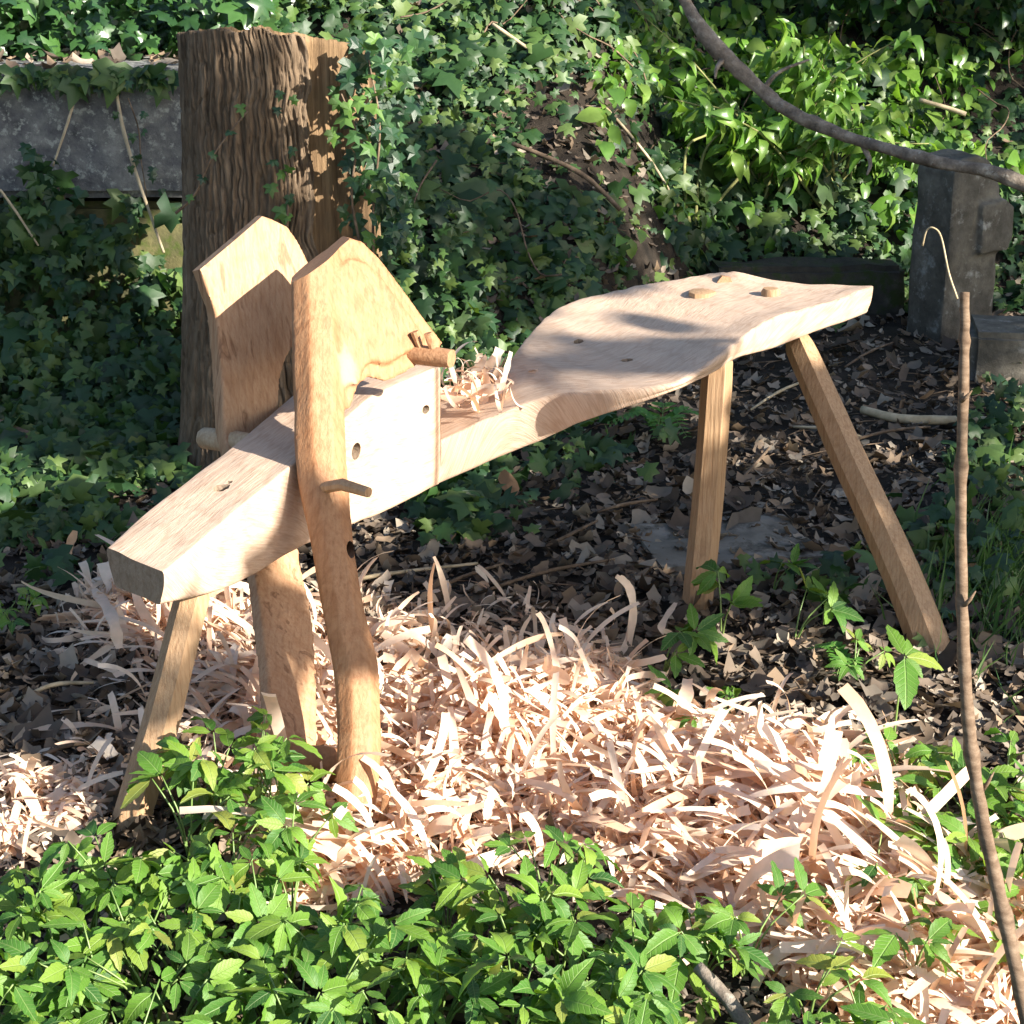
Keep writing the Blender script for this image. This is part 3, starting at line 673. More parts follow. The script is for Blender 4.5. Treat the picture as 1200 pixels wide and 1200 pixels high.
def terr_normals(x, y):
    e = .04; dx = (terrain(x + e, y) - terrain(x - e, y)) / (2 * e); dy = (terrain(x, y + e) - terrain(x, y - e)) / (2 * e)
    n = np.stack([-dx, -dy, np.ones_like(dx)], 1); return n / np.linalg.norm(n, axis=1)[:, None]
def scat(name, bases, P, Nn, size, mat, label, flop=.5, smooth=False, spin=None, kind='stuff', jitter=.3, parent=None):
    n = len(P); M = frames(np.asarray(Nn, float), rng, flop, spin) * (size * np.exp(rng.normal(0, jitter, n)))[:, None, None]
    me = merged(name, bases, rng.integers(0, len(bases), n), M, np.asarray(P, float), smooth)
    o = link(name, me, mat, parent); 
    if kind: o['kind'] = kind
    if label: o['label'] = label
    return o

# ------------------------------------------------------------------ ivy carpet on the bank
def pixels(P):
    x, y, z = P[:, 0], P[:, 1], P[:, 2] - CAM_H
    f = y * math.cos(PITCH) - z * math.sin(PITCH); up = y * math.sin(PITCH) + z * math.cos(PITCH)
    return 600 + FPX * x / f, 600 - FPX * up / f
def ivy_bank():
    n = 74000; x = rng.uniform(-2.6, 3.6, n); y = rng.uniform(4.55, 9.2, n)
    keep = np.abs(x) < .33 * y + .6
    z = terrain(x, y)
    lump = fbm(x * 3.1, y * 3.1, 21)
    h = rng.uniform(0, 1, n) ** 1.3 * (.03 + .30 * np.clip(lump - .30, 0, 1) * 1.4)
    P = np.stack([x, y, z + h], 1); px, py = pixels(P)
    # bare patches: leaf litter slope, ground on the right in front of the kerb, path of soil
    d = ((px - 690) / 85) ** 2 + ((py - 155) / 75) ** 2
    keep &= ~((d < 1) & (rng.uniform(0, 1, n) < .93))
    keep &= ~((x > .35) & (y < 5.95)); keep &= ~((x < -.55) & (y < 6.1)); keep &= ~((x - .1 > (y - 4.5) * .0) & (y < 5.0) & (x > .12))
    dens = np.where(px > 820, np.where(py < 210, .35, .8), 1.0)
    keep &= rng.uniform(0, 1, n) < dens
    keep &= ((x + .6) ** 2 + (y - 4.42) ** 2) > .075
    P = P[keep]; nn = terr_normals(P[:, 0], P[:, 1]) * .8 + np.array([.15, -.5, .35])
    scat('ivy', IVY, P, nn, .047, M_ivy, 'dark green ivy carpeting the bank behind the bench', .6, jitter=.42, spin=np.array([0, -.5, -.8]))
    # ivy on the ground round the stump and under the tomb
    n = 13000; x = rng.uniform(-2.2, -.05, n); y = rng.uniform(3.75, 5.2, n); px, py = pixels(np.stack([x, y, 0 * x], 1))
    wall = np.clip((y - 4.5) / .7, 0, 1)
    z = terrain(x, y) + rng.uniform(0, 1, n) ** 1.2 * (.05 + .42 * wall * fbm(x * 4, y * 2, 5) * 1.5)
    keep = (((x + .6) ** 2 + (y - 4.42) ** 2) > .085) & (rng.uniform(0, 1, n) < np.where(x < -.85, 1.0, .75)) & (fbm(x * 3, y * 3, 31) + .25 * wall > .36)
    P = np.stack([x, y, z], 1)[keep]
    scat('ivy', IVY, P, np.tile([.1, -.7, .6], (len(P), 1)), .046, M_ivy, 'dark ivy growing at the foot of the stump and tomb', .5, spin=np.array([0, -.4, -.8]))
    # ivy and nettles on top of the tomb
    n = 2600; x = rng.uniform(-2.2, -.75, n); y = rng.uniform(5.55, 6.4, n); z = .90 + rng.uniform(0, 1, n) ** 1.5 * .22
    P = np.stack([x, y, z], 1)
    scat('ivy', IVY, P, np.tile([.2, -.5, .7], (n, 1)), .066, M_bush, 'mid green ivy spreading over the top of the tomb', .55)
    # low ivy on the woodland floor under and beyond the beam
    L = []
    for (cx, cy, rx, ry, m) in ((560, 590, 60, 45, 90), (690, 545, 70, 30, 60), (560, 520, 60, 45, 110), (1165, 560, 55, 60, 90), (1130, 660, 70, 60, 120), (1180, 500, 40, 40, 60), (60, 580, 130, 55, 260), (40, 690, 60, 20, 20), (960, 700, 90, 30, 40), (760, 380, 120, 50, 200)):
        for _ in range(m):
            a, b = random.gauss(0, .6), random.gauss(0, .6); g = G(cx + rx * a, cy + ry * b); L.append((g.x, g.y, tz(g.x, g.y) + random.uniform(.01, .09)))
    P = np.array(L); scat('ivy', IVY, P, np.tile([.1, -.45, .8], (len(P), 1)), .05, M_ivy, 'sparse low ivy on the woodland floor around the bench', .5)
ivy_bank()

# ------------------------------------------------------------------ leaf litter
def litter():
    n = 15000; px = rng.uniform(-120, 1330, n); py = rng.uniform(330, 1010, n)
    P = []
    for a, b in zip(px, py):
        g = G(a, b)
        if g.y > 6.2: continue
        if a < 420 and b < 600 and random.random() < .6: continue
        P.append((g.x, g.y, tz(g.x, g.y) + random.uniform(.002, .022)))
    P = np.array(P); scat('leaf_litter', DEAD, P, np.tile([0, 0, 1.], (len(P), 1)), .032, M_litter, 'curled brown dead leaves covering the woodland floor', .42, jitter=.4)
    n = 2600; x = rng.uniform(-1, 3.0, n); y = rng.uniform(5.8, 8.6, n); P = np.stack([x, y, terrain(x, y) + .03], 1); px, py = pixels(P)
    d = ((px - 690) / 105) ** 2 + ((py - 160) / 95) ** 2; P = P[(d < 1.0) | (rng.uniform(0, 1, n) < .12)]
    n2 = 500; Q = np.stack([rng.uniform(-2.2, -.7, n2), rng.uniform(5.3, 6.1, n2), rng.uniform(.885, .91, n2)], 1)
    P = np.vstack([P, Q]); scat('leaf_litter', DEAD, P, np.tile([0, -.2, 1.], (len(P), 1)), .036, M_litter, 'dry brown leaves lying on the bank and the tomb', .4, jitter=.35)
litter()
def crumbs():
    n = 16000; P = []
    for _ in range(n):
        a, b = random.uniform(-60, 1260), random.uniform(340, 1240); g = G(a, b); P.append((g.x, g.y, tz(g.x, g.y) + random.uniform(.001, .008)))
    v = np.array([(-.5, -.2, 0), (.4, -.35, .1), (.5, .3, 0), (-.3, .3, .15), (0, 0, .4)]); f = [(0, 1, 4), (1, 2, 4), (2, 3, 4), (3, 0, 4)]
    scat('forest_debris', [(v, f)], np.array(P), np.tile([0, 0, 1.], (n, 1)), .010, M_litter, 'crumbs of bark and rotten leaves on the soil', .4, jitter=.5)
    bm = bmesh.new()
    for _ in range(700):
        a, b = random.uniform(-40, 1240), random.uniform(380, 1000)
        if a < 450 and b < 600: continue
        g = G(a, b); g.z = tz(g.x, g.y) + random.uniform(.004, .02); an = random.uniform(0, 3.14); l = random.uniform(.02, .07); d = Vector((math.cos(an), math.sin(an), random.uniform(-.2, .2))) * l
        tube(bm, [g - d, g + Vector((0, 0, random.uniform(0, .008))), g + d], [.0012, .002, .001], 4)
    o = link('forest_debris', bm_done(bm, 'forest_debris'), M_twig); tag(o, 'fine broken twiglets scattered over the woodland floor', None, None, 'stuff')
crumbs()

# ------------------------------------------------------------------ background shrubs
def shrub(name, c, rx, ry, rz, n, size, mat, label, cat, bases=OVAL, group=None, stems=7, gaps=.40):
    t = empty(name, (c[0], c[1], tz(c[0], c[1]))); tag(t, label, cat, group)
    q = rng.normal(0, 1, (n * 3, 3)); q /= np.linalg.norm(q, axis=1)[:, None]; q *= (rng.uniform(.25, 1, n * 3) ** .5)[:, None]
    P = q * np.array([rx, ry, rz]); m = np.array([mnoise.noise((p[0] * 3.4 + c[0], p[1] * 3.4, p[2] * 3.4 + c[1])) for p in P])
    P = P[m > gaps - .5][:n]; P[:, 2] += rz * .85
    nn = q[:len(P)] * .5 + np.array([.3, -.4, .6])
    scat('foliage', bases, P, nn, size, mat, None, .55, parent=t, kind=None, spin=np.array([0, -.3, -.6]))
    bm = bmesh.new()
    for k in range(stems):
        a = random.uniform(0, 6.28); e = Vector((rx * .8 * math.cos(a), ry * .8 * math.sin(a), rz * random.uniform(.9, 1.6)))
        s = Vector((random.uniform(-.1, .1), random.uniform(-.1, .1), -.05)); mid = s.lerp(e, .5) + Vector((random.uniform(-.15, .15), random.uniform(-.15, .15), .12))
        tube(bm, smoothpath([s, mid, e], 9), lin([.013, .005], 9), 5)
    link('branches', bm_done(bm, 'branches'), M_twig, t); return t
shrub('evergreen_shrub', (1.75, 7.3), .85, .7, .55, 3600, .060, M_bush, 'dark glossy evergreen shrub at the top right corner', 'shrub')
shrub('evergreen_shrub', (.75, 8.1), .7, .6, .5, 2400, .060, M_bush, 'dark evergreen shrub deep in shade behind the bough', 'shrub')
shrub('bramble_bush', (-.2, 7.3), .8, .5, .35, 1500, .06, M_bush, 'low dark bramble at the top centre of the bank', 'bush', gaps=.45)
shrub('bramble_bush', (-1.6, 7.0), .9, .5, .3, 1500, .085, M_bush, 'broad leaved green bramble above the tomb', 'bush', gaps=.4)

def undergrowth():
    n = 1500; P, k = [], 0
    while len(P) < n:
        a, b = random.gauss(940, 140), random.gauss(140, 80)
        if not (700 < a < 1260 and 5 < b < 290) or fbm(a / 62, b / 50, 77) < .45: continue
        d = ray(a, b); t = 5.2
        while t < 9 and CAM_H + d[2] * t > tz(d[0] * t, d[1] * t): t += .05
        p = Vector((d[0] * t, d[1] * t, CAM_H + d[2] * t)); P.append((p.x, p.y - random.uniform(.02, .16), p.z + random.uniform(0, .08)))
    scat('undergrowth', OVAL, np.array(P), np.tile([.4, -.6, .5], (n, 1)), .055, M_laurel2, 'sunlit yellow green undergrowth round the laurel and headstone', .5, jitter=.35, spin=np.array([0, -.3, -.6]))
    bm = bmesh.new()
    for _ in range(36):
        x, y = random.uniform(-.4, 2.4), random.uniform(4.9, 7.2)
        if tz(x, y) < .18: continue
        pts = []; an = random.uniform(0, 6.28)
        for i in range(7): pts.append(Vector((x, y, tz(x, y) + random.uniform(.05, .13)))); an += random.gauss(0, .45); x += .09 * math.cos(an); y += .09 * math.sin(an)
        tube(bm, smoothpath(pts, 18), lin([.0035, .0015], 18), 5)
    o = link('ivy_runners', bm_done(bm, 'ivy_runners'), M_twig); tag(o, 'thin brown ivy runners wandering over the bank', None, None, 'stuff')
undergrowth()

# sunlit young laurel: every leaf its own part
def laurel():
    c = G(860, 280); b = Vector((.93, 6.35, tz(.93, 6.35))); t = empty('laurel_shrub', b); tag(t, 'sunlit yellow green laurel shrub below the dark bough', 'shrub')
    LM = [base_mesh('leaf', x) for x in LAUREL]
    for m in LM: m.materials.append(M_laurel)
    bm = bmesh.new(); cnt = 0
    rest = []
    for k in range(46):
        px = random.gauss(925, 88); py = random.gauss(130, 58); px = min(1110, max(750, px)); py = min(255, max(15, py))
        e = YP(px, py, random.uniform(6.1, 6.7)) - b
        s = Vector((random.uniform(-.1, .3), random.uniform(0, .25), -.03)); m = s.lerp(e, .55) + Vector((random.uniform(-.06, .06), 0, .1))
        path = smoothpath([s, m, e], 10); tube(bm, path, lin([.006, .002], 10), 5)
        for j in range(20):
            p = path[random.randint(5, 9)] + Vector((random.uniform(-.02, .02), random.uniform(-.02, .02), random.uniform(-.02, .02)))
            d = Vector((random.gauss(0, .6), random.gauss(-.3, .5), random.gauss(-.55, .5))).normalized(); n = Vector((random.gauss(.5, .4), random.gauss(-.6, .4), random.gauss(.5, .4)))
            n = (n - d * n.dot(d)).normalized(); x = d.cross(n); mt = Matrix((x, d, n)).transposed().to_4x4() @ Matrix.Scale(random.uniform(.06, .105), 4); mt.translation = p
            rest.append(mt)
    random.shuffle(rest)
    for mt in rest[:300]: o = link('leaf', LM[cnt % 3], None, t); cnt += 1; o.matrix_local = mt
    mm = np.array([[list(r[:3]) for r in q.to_3x3()] for q in rest[300:]]); tt = np.array([q.translation[:] for q in rest[300:]])
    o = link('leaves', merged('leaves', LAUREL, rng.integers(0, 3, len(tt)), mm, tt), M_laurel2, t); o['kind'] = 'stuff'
    link('stems', bm_done(bm, 'stems'), M_green_cane, t)
laurel()

# ivy climbing the stump: stem + leaves as parts
def stump_ivy():
    t = empty('ivy_vine', (-.38, 4.2, 0)); tag(t, 'ivy climbing the right side of the stump with a few bright leaves', 'ivy')
    MB = [base_mesh('leaf', x, False) for x in IVY]; MY = [base_mesh('young_leaf', x, False) for x in IVY]
    for m in MB: m.materials.append(M_ivyd)
    for m in MY: m.materials.append(M_ivyy)
    L = t.location; k = 0
    def put(px, py, Y, s, meshes):
        nonlocal k
        p = YP(px, py, Y) - L; o = link('leaf', meshes[k % 9], None, t); k += 1
        q = frames(np.array([[.45, -.8, .35]]), rng, .4, np.array([0, -.2, -.9]))[0] * s
        m = Matrix(q.tolist()).to_4x4(); m.translation = p; o.matrix_local = m
    for _ in range(150):
        py = random.uniform(45, 330); px = random.gauss(448 - (py - 45) * .02, 22 + (8 if py < 120 else 0))
        if px < 400 and not 90 < py < 190: continue
        put(px, py, random.uniform(4.12, 4.32), random.uniform(.035, .06), MB if random.random() < .84 else MY)
    for (px, py, s) in ((440, 128, .055), (415, 160, .06), (432, 175, .05), (405, 140, .05), (395, 122, .045), (420, 120, .05), (390, 160, .045), (428, 205, .05), (445, 110, .05)): put(px, py, 4.13, s, MY)
    for (px, py, s) in ((320, 190, .03), (330, 205, .035), (338, 200, .03), (318, 222, .035), (340, 235, .035), (337, 255, .03), (330, 250, .045), (342, 178, .03), (283, 128, .03), (270, 155, .028), (250, 182, .028), (237, 210, .028), (222, 232, .025), (328, 112, .03), (345, 118, .03), (325, 130, .025)): put(px, py, 4.165, s, MY if random.random() < .6 else MB)
    bm = bmesh.new()
    for pth in (((440, 340), (437, 250), (445, 150), (432, 70)), ((425, 300), (412, 230), (418, 160), (400, 110)), ((335, 275), (338, 220), (330, 170), (335, 110)), ((206, 250), (228, 228), (250, 182), (290, 130))):
        P = [YP(x, y, 4.17) - L for x, y in pth]; tube(bm, smoothpath(P, 16), lin([.004, .002], 16), 5)
    link('stem', bm_done(bm, 'stem'), M_twig, t)
M_ivyd = leaf_mat('dark_ivy_leaf', [(.014, .042, .02), (.025, .068, .028), (.045, .10, .036)], rough=.36, trans=.25, rand='obj')
stump_ivy()
def tomb_ivy():
    t = empty('ivy_vine', (-1.45, 5.15, .3)); tag(t, 'sparse ivy trailing over the face of the stone tomb', 'ivy'); L = t.location; MY = [base_mesh('leaf', x, False) for x in IVY]; k = 0
    for m in MY: m.materials.append(M_ivyd)
    for pth in (((10, 265), (30, 235), (50, 205), (45, 180)), ((30, 275), (50, 240), (70, 220), (80, 250)), ((150, 115), (162, 150), (165, 185), (172, 230)), ((120, 290), (100, 270), (60, 275), (20, 285))):
        P = smoothpath([YP(x, y, 5.13) - L for x, y in pth], 12); bm = bmesh.new(); tube(bm, P, lin([.0025, .0015], 12), 5); link('stem', bm_done(bm, 'stem'), M_twig, t)
        for q in P:
            for _ in range(2 if pth[0][0] < 140 else 1):
                if random.random() < .25: continue
                o = link('leaf', MY[k % 9], None, t); k += 1; m = Matrix((frames(np.array([[.3, -.9, .3]]), rng, .4, np.array([0, 0, -1.]))[0] * (random.uniform(.045, .075) if pth[0][0] < 140 else .03)).tolist()).to_4x4(); m.translation = q + Vector((random.gauss(0, .03), -.015, random.gauss(0, .02))); o.matrix_local = m
tomb_ivy()
P = [YP(random.uniform(-60, 222), random.gauss(292, 30), random.uniform(5.04, 5.16)) for _ in range(520)] + [YP(random.uniform(-40, 215), 86 + abs(random.gauss(0, 9)), 5.17) for _ in range(90)]
scat('ivy', IVY, np.array([p[:] for p in P if fbm(p.x * 5, p.z * 5, 8) > .36 or p.z > .8]), np.array([[.25, -.85, .4] for p in P if fbm(p.x * 5, p.z * 5, 8) > .36 or p.z > .8]), .055, M_ivy, 'ivy hanging over the mossy base and top edge of the tomb', .45, spin=np.array([0, -.2, -1.]))

# ------------------------------------------------------------------ branches, rods, canes
def stick(name, pts, rads, mat, label, cat, group=None, n=20, seg=8, jit=.06, parent=None):
    P = smoothpath(pts, n); me = tube_mesh(name, P, lin(rads, n), seg, True, jit)
    o = link(name, me, mat, parent); c = P[0]
    set_origin(o, c)
    if label: tag(o, label, cat, group)
    return o
bough = stick('fallen_bough', [YP(700, -160, 5.0), YP(790, -20, 4.9), YP(830, 45, 4.85), (YP(893, 105, 4.8)), YP(925, 130, 4.75), YP(1000, 163, 4.65), YP(1100, 190, 4.5), YP(1200, 216, 4.4), YP(1420, 330, 4.2), G(1750, 640)],
              [.0105, .012, .0135, .017, .0155, .0145, .0155, .017, .025, .03], M_bough, 'grey barked bough slanting across the top right corner', 'branch', n=120, seg=14, jit=.09)
for v in bough.data.vertices:
    p = v.co; k_ = mnoise.noise((p.x * 6, p.y * 6, p.z * 6)) * .007 + max(0, mnoise.noise((p.x * 3.2 + 7, p.y * 3, p.z * 3)) - .25) * .022 + mnoise.noise((p.x * 40, p.y * 40, p.z * 40)) * .0022
    v.co = p + v.normal * k_
for (p0, p1, p2) in (((893, 107, 4.8), (912, 85, 4.82), (948, 70, 4.85)), ((1010, 168, 4.64), (1020, 190, 4.62), (1016, 205, 4.6)), ((850, 66, 4.83), (840, 80, 4.8), (838, 92, 4.8))):
    me_ = tube_mesh('side_twig', smoothpath([YP(*p0), YP(*p1), YP(*p2)], 8), lin([.009, .003], 8), 6, True, .1); me_.transform(Matrix.Translation(-bough.location)); link('side_twig', me_, M_bough, bough)
rb = stick('upright_rod', [G(1232, 1330, -.02), YP(1197, 1165, 1.90), YP(1150, 950, 2.05), YP(1131, 800, 2.13), YP(1126, 600, 2.24), YP(1130, 420, 2.3), YP(1131, 343, 2.33)], [.010, .0095, .009, .0085, .0075, .007, .0062], M_rod, 'thin brown rod standing upright at the right with a cut top', 'rod', n=60, seg=9, jit=.12)
stick('bent_stem', [YP(1122, 350, 2.325), YP(1112, 320, 2.33), YP(1103, 278, 2.34), YP(1094, 267, 2.34), YP(1086, 270, 2.345), YP(1081, 288, 2.35)], [.0016, .0014, .0013, .0012, .0012, .0014], M_cane, None, None, n=26, seg=5)
for v in rb.data.vertices:
    p = v.co; v.co = p + v.normal * (.0012 * mnoise.noise((p.x * 60, p.y * 60, p.z * 30)) + .0035 * max(0, math.sin(p.z * 38 + 2 * mnoise.noise((0, 0, p.z * 9))) - .86) * 7 * (.4 + mnoise.noise((p.x * 40, p.y * 40, p.z * 20))))
for z_, l_ in ((.55, .022), (.80, .016), (.33, .03)):
    q_ = min(rb.data.vertices, key=lambda v: abs(v.co.z - z_)).co.copy(); me_ = tube_mesh('bud', [q_, q_ + Vector((.006, -.004, l_ * .5)), q_ + Vector((.012, -.004, l_))], [.0032, .0026, .0008], 6); link('bud', me_, M_rod, rb)
bs = bpy.data.objects['bent_stem']; tag(bs, 'thin pale hooked stem bending over from the top of the upright rod', 'stem')
stick('stick', [G(905, 1270, .0), YP(868, 1192, 1.93), YP(818, 1133, 1.99)], [.011, .0105, .009], M_bough, 'short grey stick poking up among the leaves at the bottom', 'stick', n=12)
def onbank(px, py, up=.03):
    d = ray(px, py); t = 3.0
    while t < 14:
        x, y, z = d[0] * t, d[1] * t, CAM_H + d[2] * t
        if z < tz(x, y) + up: break
        t += .02
    return Vector((x, y, z))
def bank_stick(name, pxs, rads, mat, label, cat, lift, group=None, n=24):
    m = len(pxs); P = []
    a = onbank(*pxs[0], lift[0]); b = onbank(*pxs[-1], lift[1])
    for i, (x, y) in enumerate(pxs): P.append(YP(x, y, a.y + (b.y - a.y) * i / (m - 1)))
    return stick(name, P, rads, mat, label, cat, group, n=n, seg=6, jit=.1)
bank_stick('bramble_cane', [(577, 28), (640, 72), (705, 122), (760, 185), (795, 242)], [.0065, .006, .0055, .005, .004], M_cane, 'long pale bramble cane arching down the middle of the bank', 'cane', (.12, .1))
bank_stick('stick', [(600, 168), (650, 188), (690, 210), (727, 246)], [.007, .008, .009, .008], M_twig, 'straight brown stick lying on the ivy bank', 'stick', (.1, .1))
bank_stick('stick', [(1077, 117), (1105, 125), (1132, 134)], [.008, .009, .009], M_cane, 'short pale broken stick above the headstone', 'stick', (.2, .2), n=10)
for i, (pp, lb) in enumerate((([(815, 265), (818, 215), (830, 170), (868, 140)], 'tall pale green shoot of a coppiced clump left of the laurel'), ([(808, 262), (802, 215), (806, 172), (828, 158)], 'short hooked green shoot leftmost in the clump left of the laurel'), ([(825, 258), (860, 215), (905, 172), (975, 160)], 'long arching green shoot reaching right under the bough'))):
    bank_stick('green_shoot', pp, [.006, .006, .005, .004], M_green_cane, lb, 'shoot', (.05, .25), 'green shoots below the laurel')
def wall_stick(name, pxs, Ys, rads, mat, label, cat, group=None): return stick(name, [YP(x, y, Y) for (x, y), Y in zip(pxs, Ys)], rads, mat, label, cat, group, n=20, seg=6, jit=.1)
wall_stick('pale_stem', [(134, 92), (143, 145), (160, 205), (192, 296)], [5.2, 5.16, 5.12, 5.05], [.004, .006, .0055, .004], M_cane, 'long white dry stem hanging in front of the tomb slab', 'stem')
wall_stick('pale_stem', [(94, 90), (82, 135), (62, 195)], [5.19, 5.17, 5.15], [.003, .0045, .003], M_cane, 'shorter pale stem leaning left on the tomb slab', 'stem')
wall_stick('pale_stem', [(0, 222), (20, 250), (45, 288)], [5.05, 5.05, 5.05], [.004, .004, .003], M_cane, 'pale stem at the left edge below the tomb slab', 'stem')
stick('fallen_branch', [G(-60, 470, .03), G(0, 498, .04), G(60, 522, .04), G(118, 545, .03)], [.016, .016, .014, .010], M_twig, 'dark fallen branch in the ivy at the left edge', 'branch', n=18)
stick('fallen_branch', [G(1010, 480, .03), G(1060, 491, .03), G(1150, 493, .03), G(1240, 500, .02)], [.011, .013, .012, .011], M_cane, 'pale fallen branch on the litter behind the right rear leg', 'branch', n=18)
TW = [((330, 700), (560, 660)), ((560, 695), (720, 655)), ((500, 700), (590, 660)), ((930, 500), (1010, 512)), ((870, 560), (905, 520)), ((640, 640), (700, 610)), ((880, 480), (960, 440)), ((985, 520), (1090, 500)), ((700, 600), (770, 585)), ((925, 690), (985, 655)), ((990, 430), (1050, 400)), ((1000, 600), (1070, 640)), ((20, 820), (110, 800)), ((10, 905), (120, 870))]
for i, (a, b) in enumerate(TW):
    A, B = G(*a, .02), G(*b, .025); mid = A.lerp(B, .5) + Vector((random.uniform(-.02, .02), random.uniform(-.02, .02), .01))
    where = 'behind the legs of the bench' if a[0] > 600 else ('beside the shavings at the left edge' if a[0] < 200 else 'under the middle of the bench')
    stick('twig', [A, mid, B], [.0035, .005, .003], M_twig if i % 3 else M_cane, 'thin brown twig lying on the litter ' + where, 'twig', 'twigs on the litter', n=10, seg=5)
lm = base_mesh('brown_leaf', DEAD[2]); o = link('brown_leaf', lm, M_litter1); g = G(598, 568, .05); o.matrix_world = Matrix.Translation(g) @ Matrix.Rotation(R(60), 4, 'X') @ Matrix.Rotation(R(30), 4, 'Z') @ Matrix.Scale(.085, 4); tag(o, 'large curled brown leaf standing under the beam', 'leaf')

# ------------------------------------------------------------------ wood shavings
def ribbon(Lg, wd, total, twist, cam_, nseg, seed, taper=.3, wave=0.0):
    r = random.Random(seed); v = []; f = []; p = Vector((0, 0, 0)); ds = Lg / nseg; pts = []; th = 0
    for i in range(nseg + 1):
        t = i / nseg; k = total / Lg * (.5 + 1.0 * t + wave * math.sin(5 * t + seed)); pts.append((p.copy(), th)); th += k * ds
        p = p + Vector((math.cos(th), 0, math.sin(th))) * ds
    c = sum((q[0] for q in pts), Vector()) / len(pts)
    for i, (q, th) in enumerate(pts):
        t = i / nseg; ww = wd * .5 * (1 - taper * (2 * abs(t - .5)) ** 3) * (1 + .22 * math.sin(9 * t + seed) + .1 * math.sin(23 * t + seed)); tw = twist * (t - .5)
        n = Vector((-math.sin(th), 0, math.cos(th))); b = Vector((0, 1, 0))
        b2 = b * math.cos(tw) + n * math.sin(tw); n2 = n * math.cos(tw) - b * math.sin(tw)
        q = q - c + Vector((0, tw * wd * .8, 0))
        for s in (-1, 0, 1): v.append(q + b2 * ww * s + n2 * (cam_ * ww if s == 0 else 0))
    for i in range(nseg):
        for s in (0, 1): a = i * 3 + s; f.append((a, a + 1, a + 4, a + 3))
    return np.array([x[:] for x in v]), f
KINDS = []   # (base, what)
U = random.uniform
for k in range(12): KINDS.append((ribbon(U(.10, .22), U(.008, .016), U(.6, 2.6), U(-2.0, 2.0), .12, 11, k, U(.05, .4), U(.3, 1.4)), 'long narrow'))
for k in range(8): KINDS.append((ribbon(U(.10, .18), U(.008, .016), U(3.0, 6.0), U(-1.6, 1.6), .1, 14, k + 20, U(.05, .4), .4), 'tightly curled'))
for k in range(9): KINDS.append((ribbon(U(.05, .12), U(.014, .027), U(.3, 1.7), U(-1.1, 1.1), .2, 7, k + 40, U(.0, .4), .5), 'broad flat'))
for k in range(8): KINDS.append((ribbon(U(.05, .15), U(.003, .007), U(.6, 3.4), U(-2, 2), 0, 9, k + 60, .6, 1.0), 'thread thin'))
for k in range(5): KINDS.append((ribbon(U(.22, .34), U(.009, .015), U(1.0, 3.0), U(-2, 2), .1, 16, k + 80, .3, .9), 'very long'))
KB = [k[0] for k in KINDS]
def lay(n):
    """how a shaving comes to rest: mostly arched with its ends down, some on edge, a few cupped upwards"""
    M = frames(np.tile([0.05, -.1, 1.], (n, 1)), rng, .2); u = rng.uniform(0, 1, n)
    F = np.tile(np.eye(3), (n, 1, 1)); F[u < .52] = np.diag([1, -1, -1.])
    a = np.radians(rng.normal(80, 14, n)); on = (u > .52) & (u < .94); c, q = np.cos(a), np.sin(a)
    E = np.zeros((n, 3, 3)); E[:, 0, 0] = 1; E[:, 1, 1] = c; E[:, 1, 2] = -q; E[:, 2, 1] = q; E[:, 2, 2] = c; F[on] = E[on]
    return np.einsum('kij,kjl->kil', M, F)
POLY = [(-60, 900), (0, 850), (60, 790), (40, 730), (110, 690), (250, 690), (330, 700), (470, 700), (560, 690), (690, 740), (745, 800), (790, 850), (880, 860), (1010, 870), (1060, 910), (1060, 1000), (1130, 1010), (1220, 1080), (1260, 1240), (1010, 1230), (900, 1150), (760, 1080), (700, 1010), (480, 1020), (430, 1080), (330, 1060), (260, 960), (130, 960), (0, 1030), (-60, 1040)]
def heap(px, py):
    h = .008
    for cx, cy, sx, sy, a in ((640, 850, 130, 60, .09), (870, 960, 170, 70, .085), (1080, 1110, 120, 80, .06), (565, 895, 80, 45, .05), (170, 720, 80, 40, .05), (330, 830, 130, 70, .03), (390, 1010, 60, 25, .03)):
        h += a * math.exp(-((px - cx) / sx) ** 2 - ((py - cy) / sy) ** 2)
    return h
def shav_density(px, py):
    d = math.exp(-((px - 700) / 330) ** 2 - ((py - 920) / 120) ** 2) + math.exp(-((px - 1050) / 190) ** 2 - ((py - 1080) / 120) ** 2) + 1.0 * math.exp(-((px - 175) / 72) ** 2 - ((py - 720) / 45) ** 2)
    d += .62 * math.exp(-((px - 350) / 150) ** 2 - ((py - 800) / 95) ** 2) + .8 * math.exp(-((px - 400) / 90) ** 2 - ((py - 990) / 60) ** 2)
    d += .13 * math.exp(-((px - 600) / 130) ** 2 - ((py - 730) / 45) ** 2) + .95 * math.exp(-((px - 40) / 90) ** 2 - ((py - 960) / 40) ** 2)
    return min(1, d * 1.25)
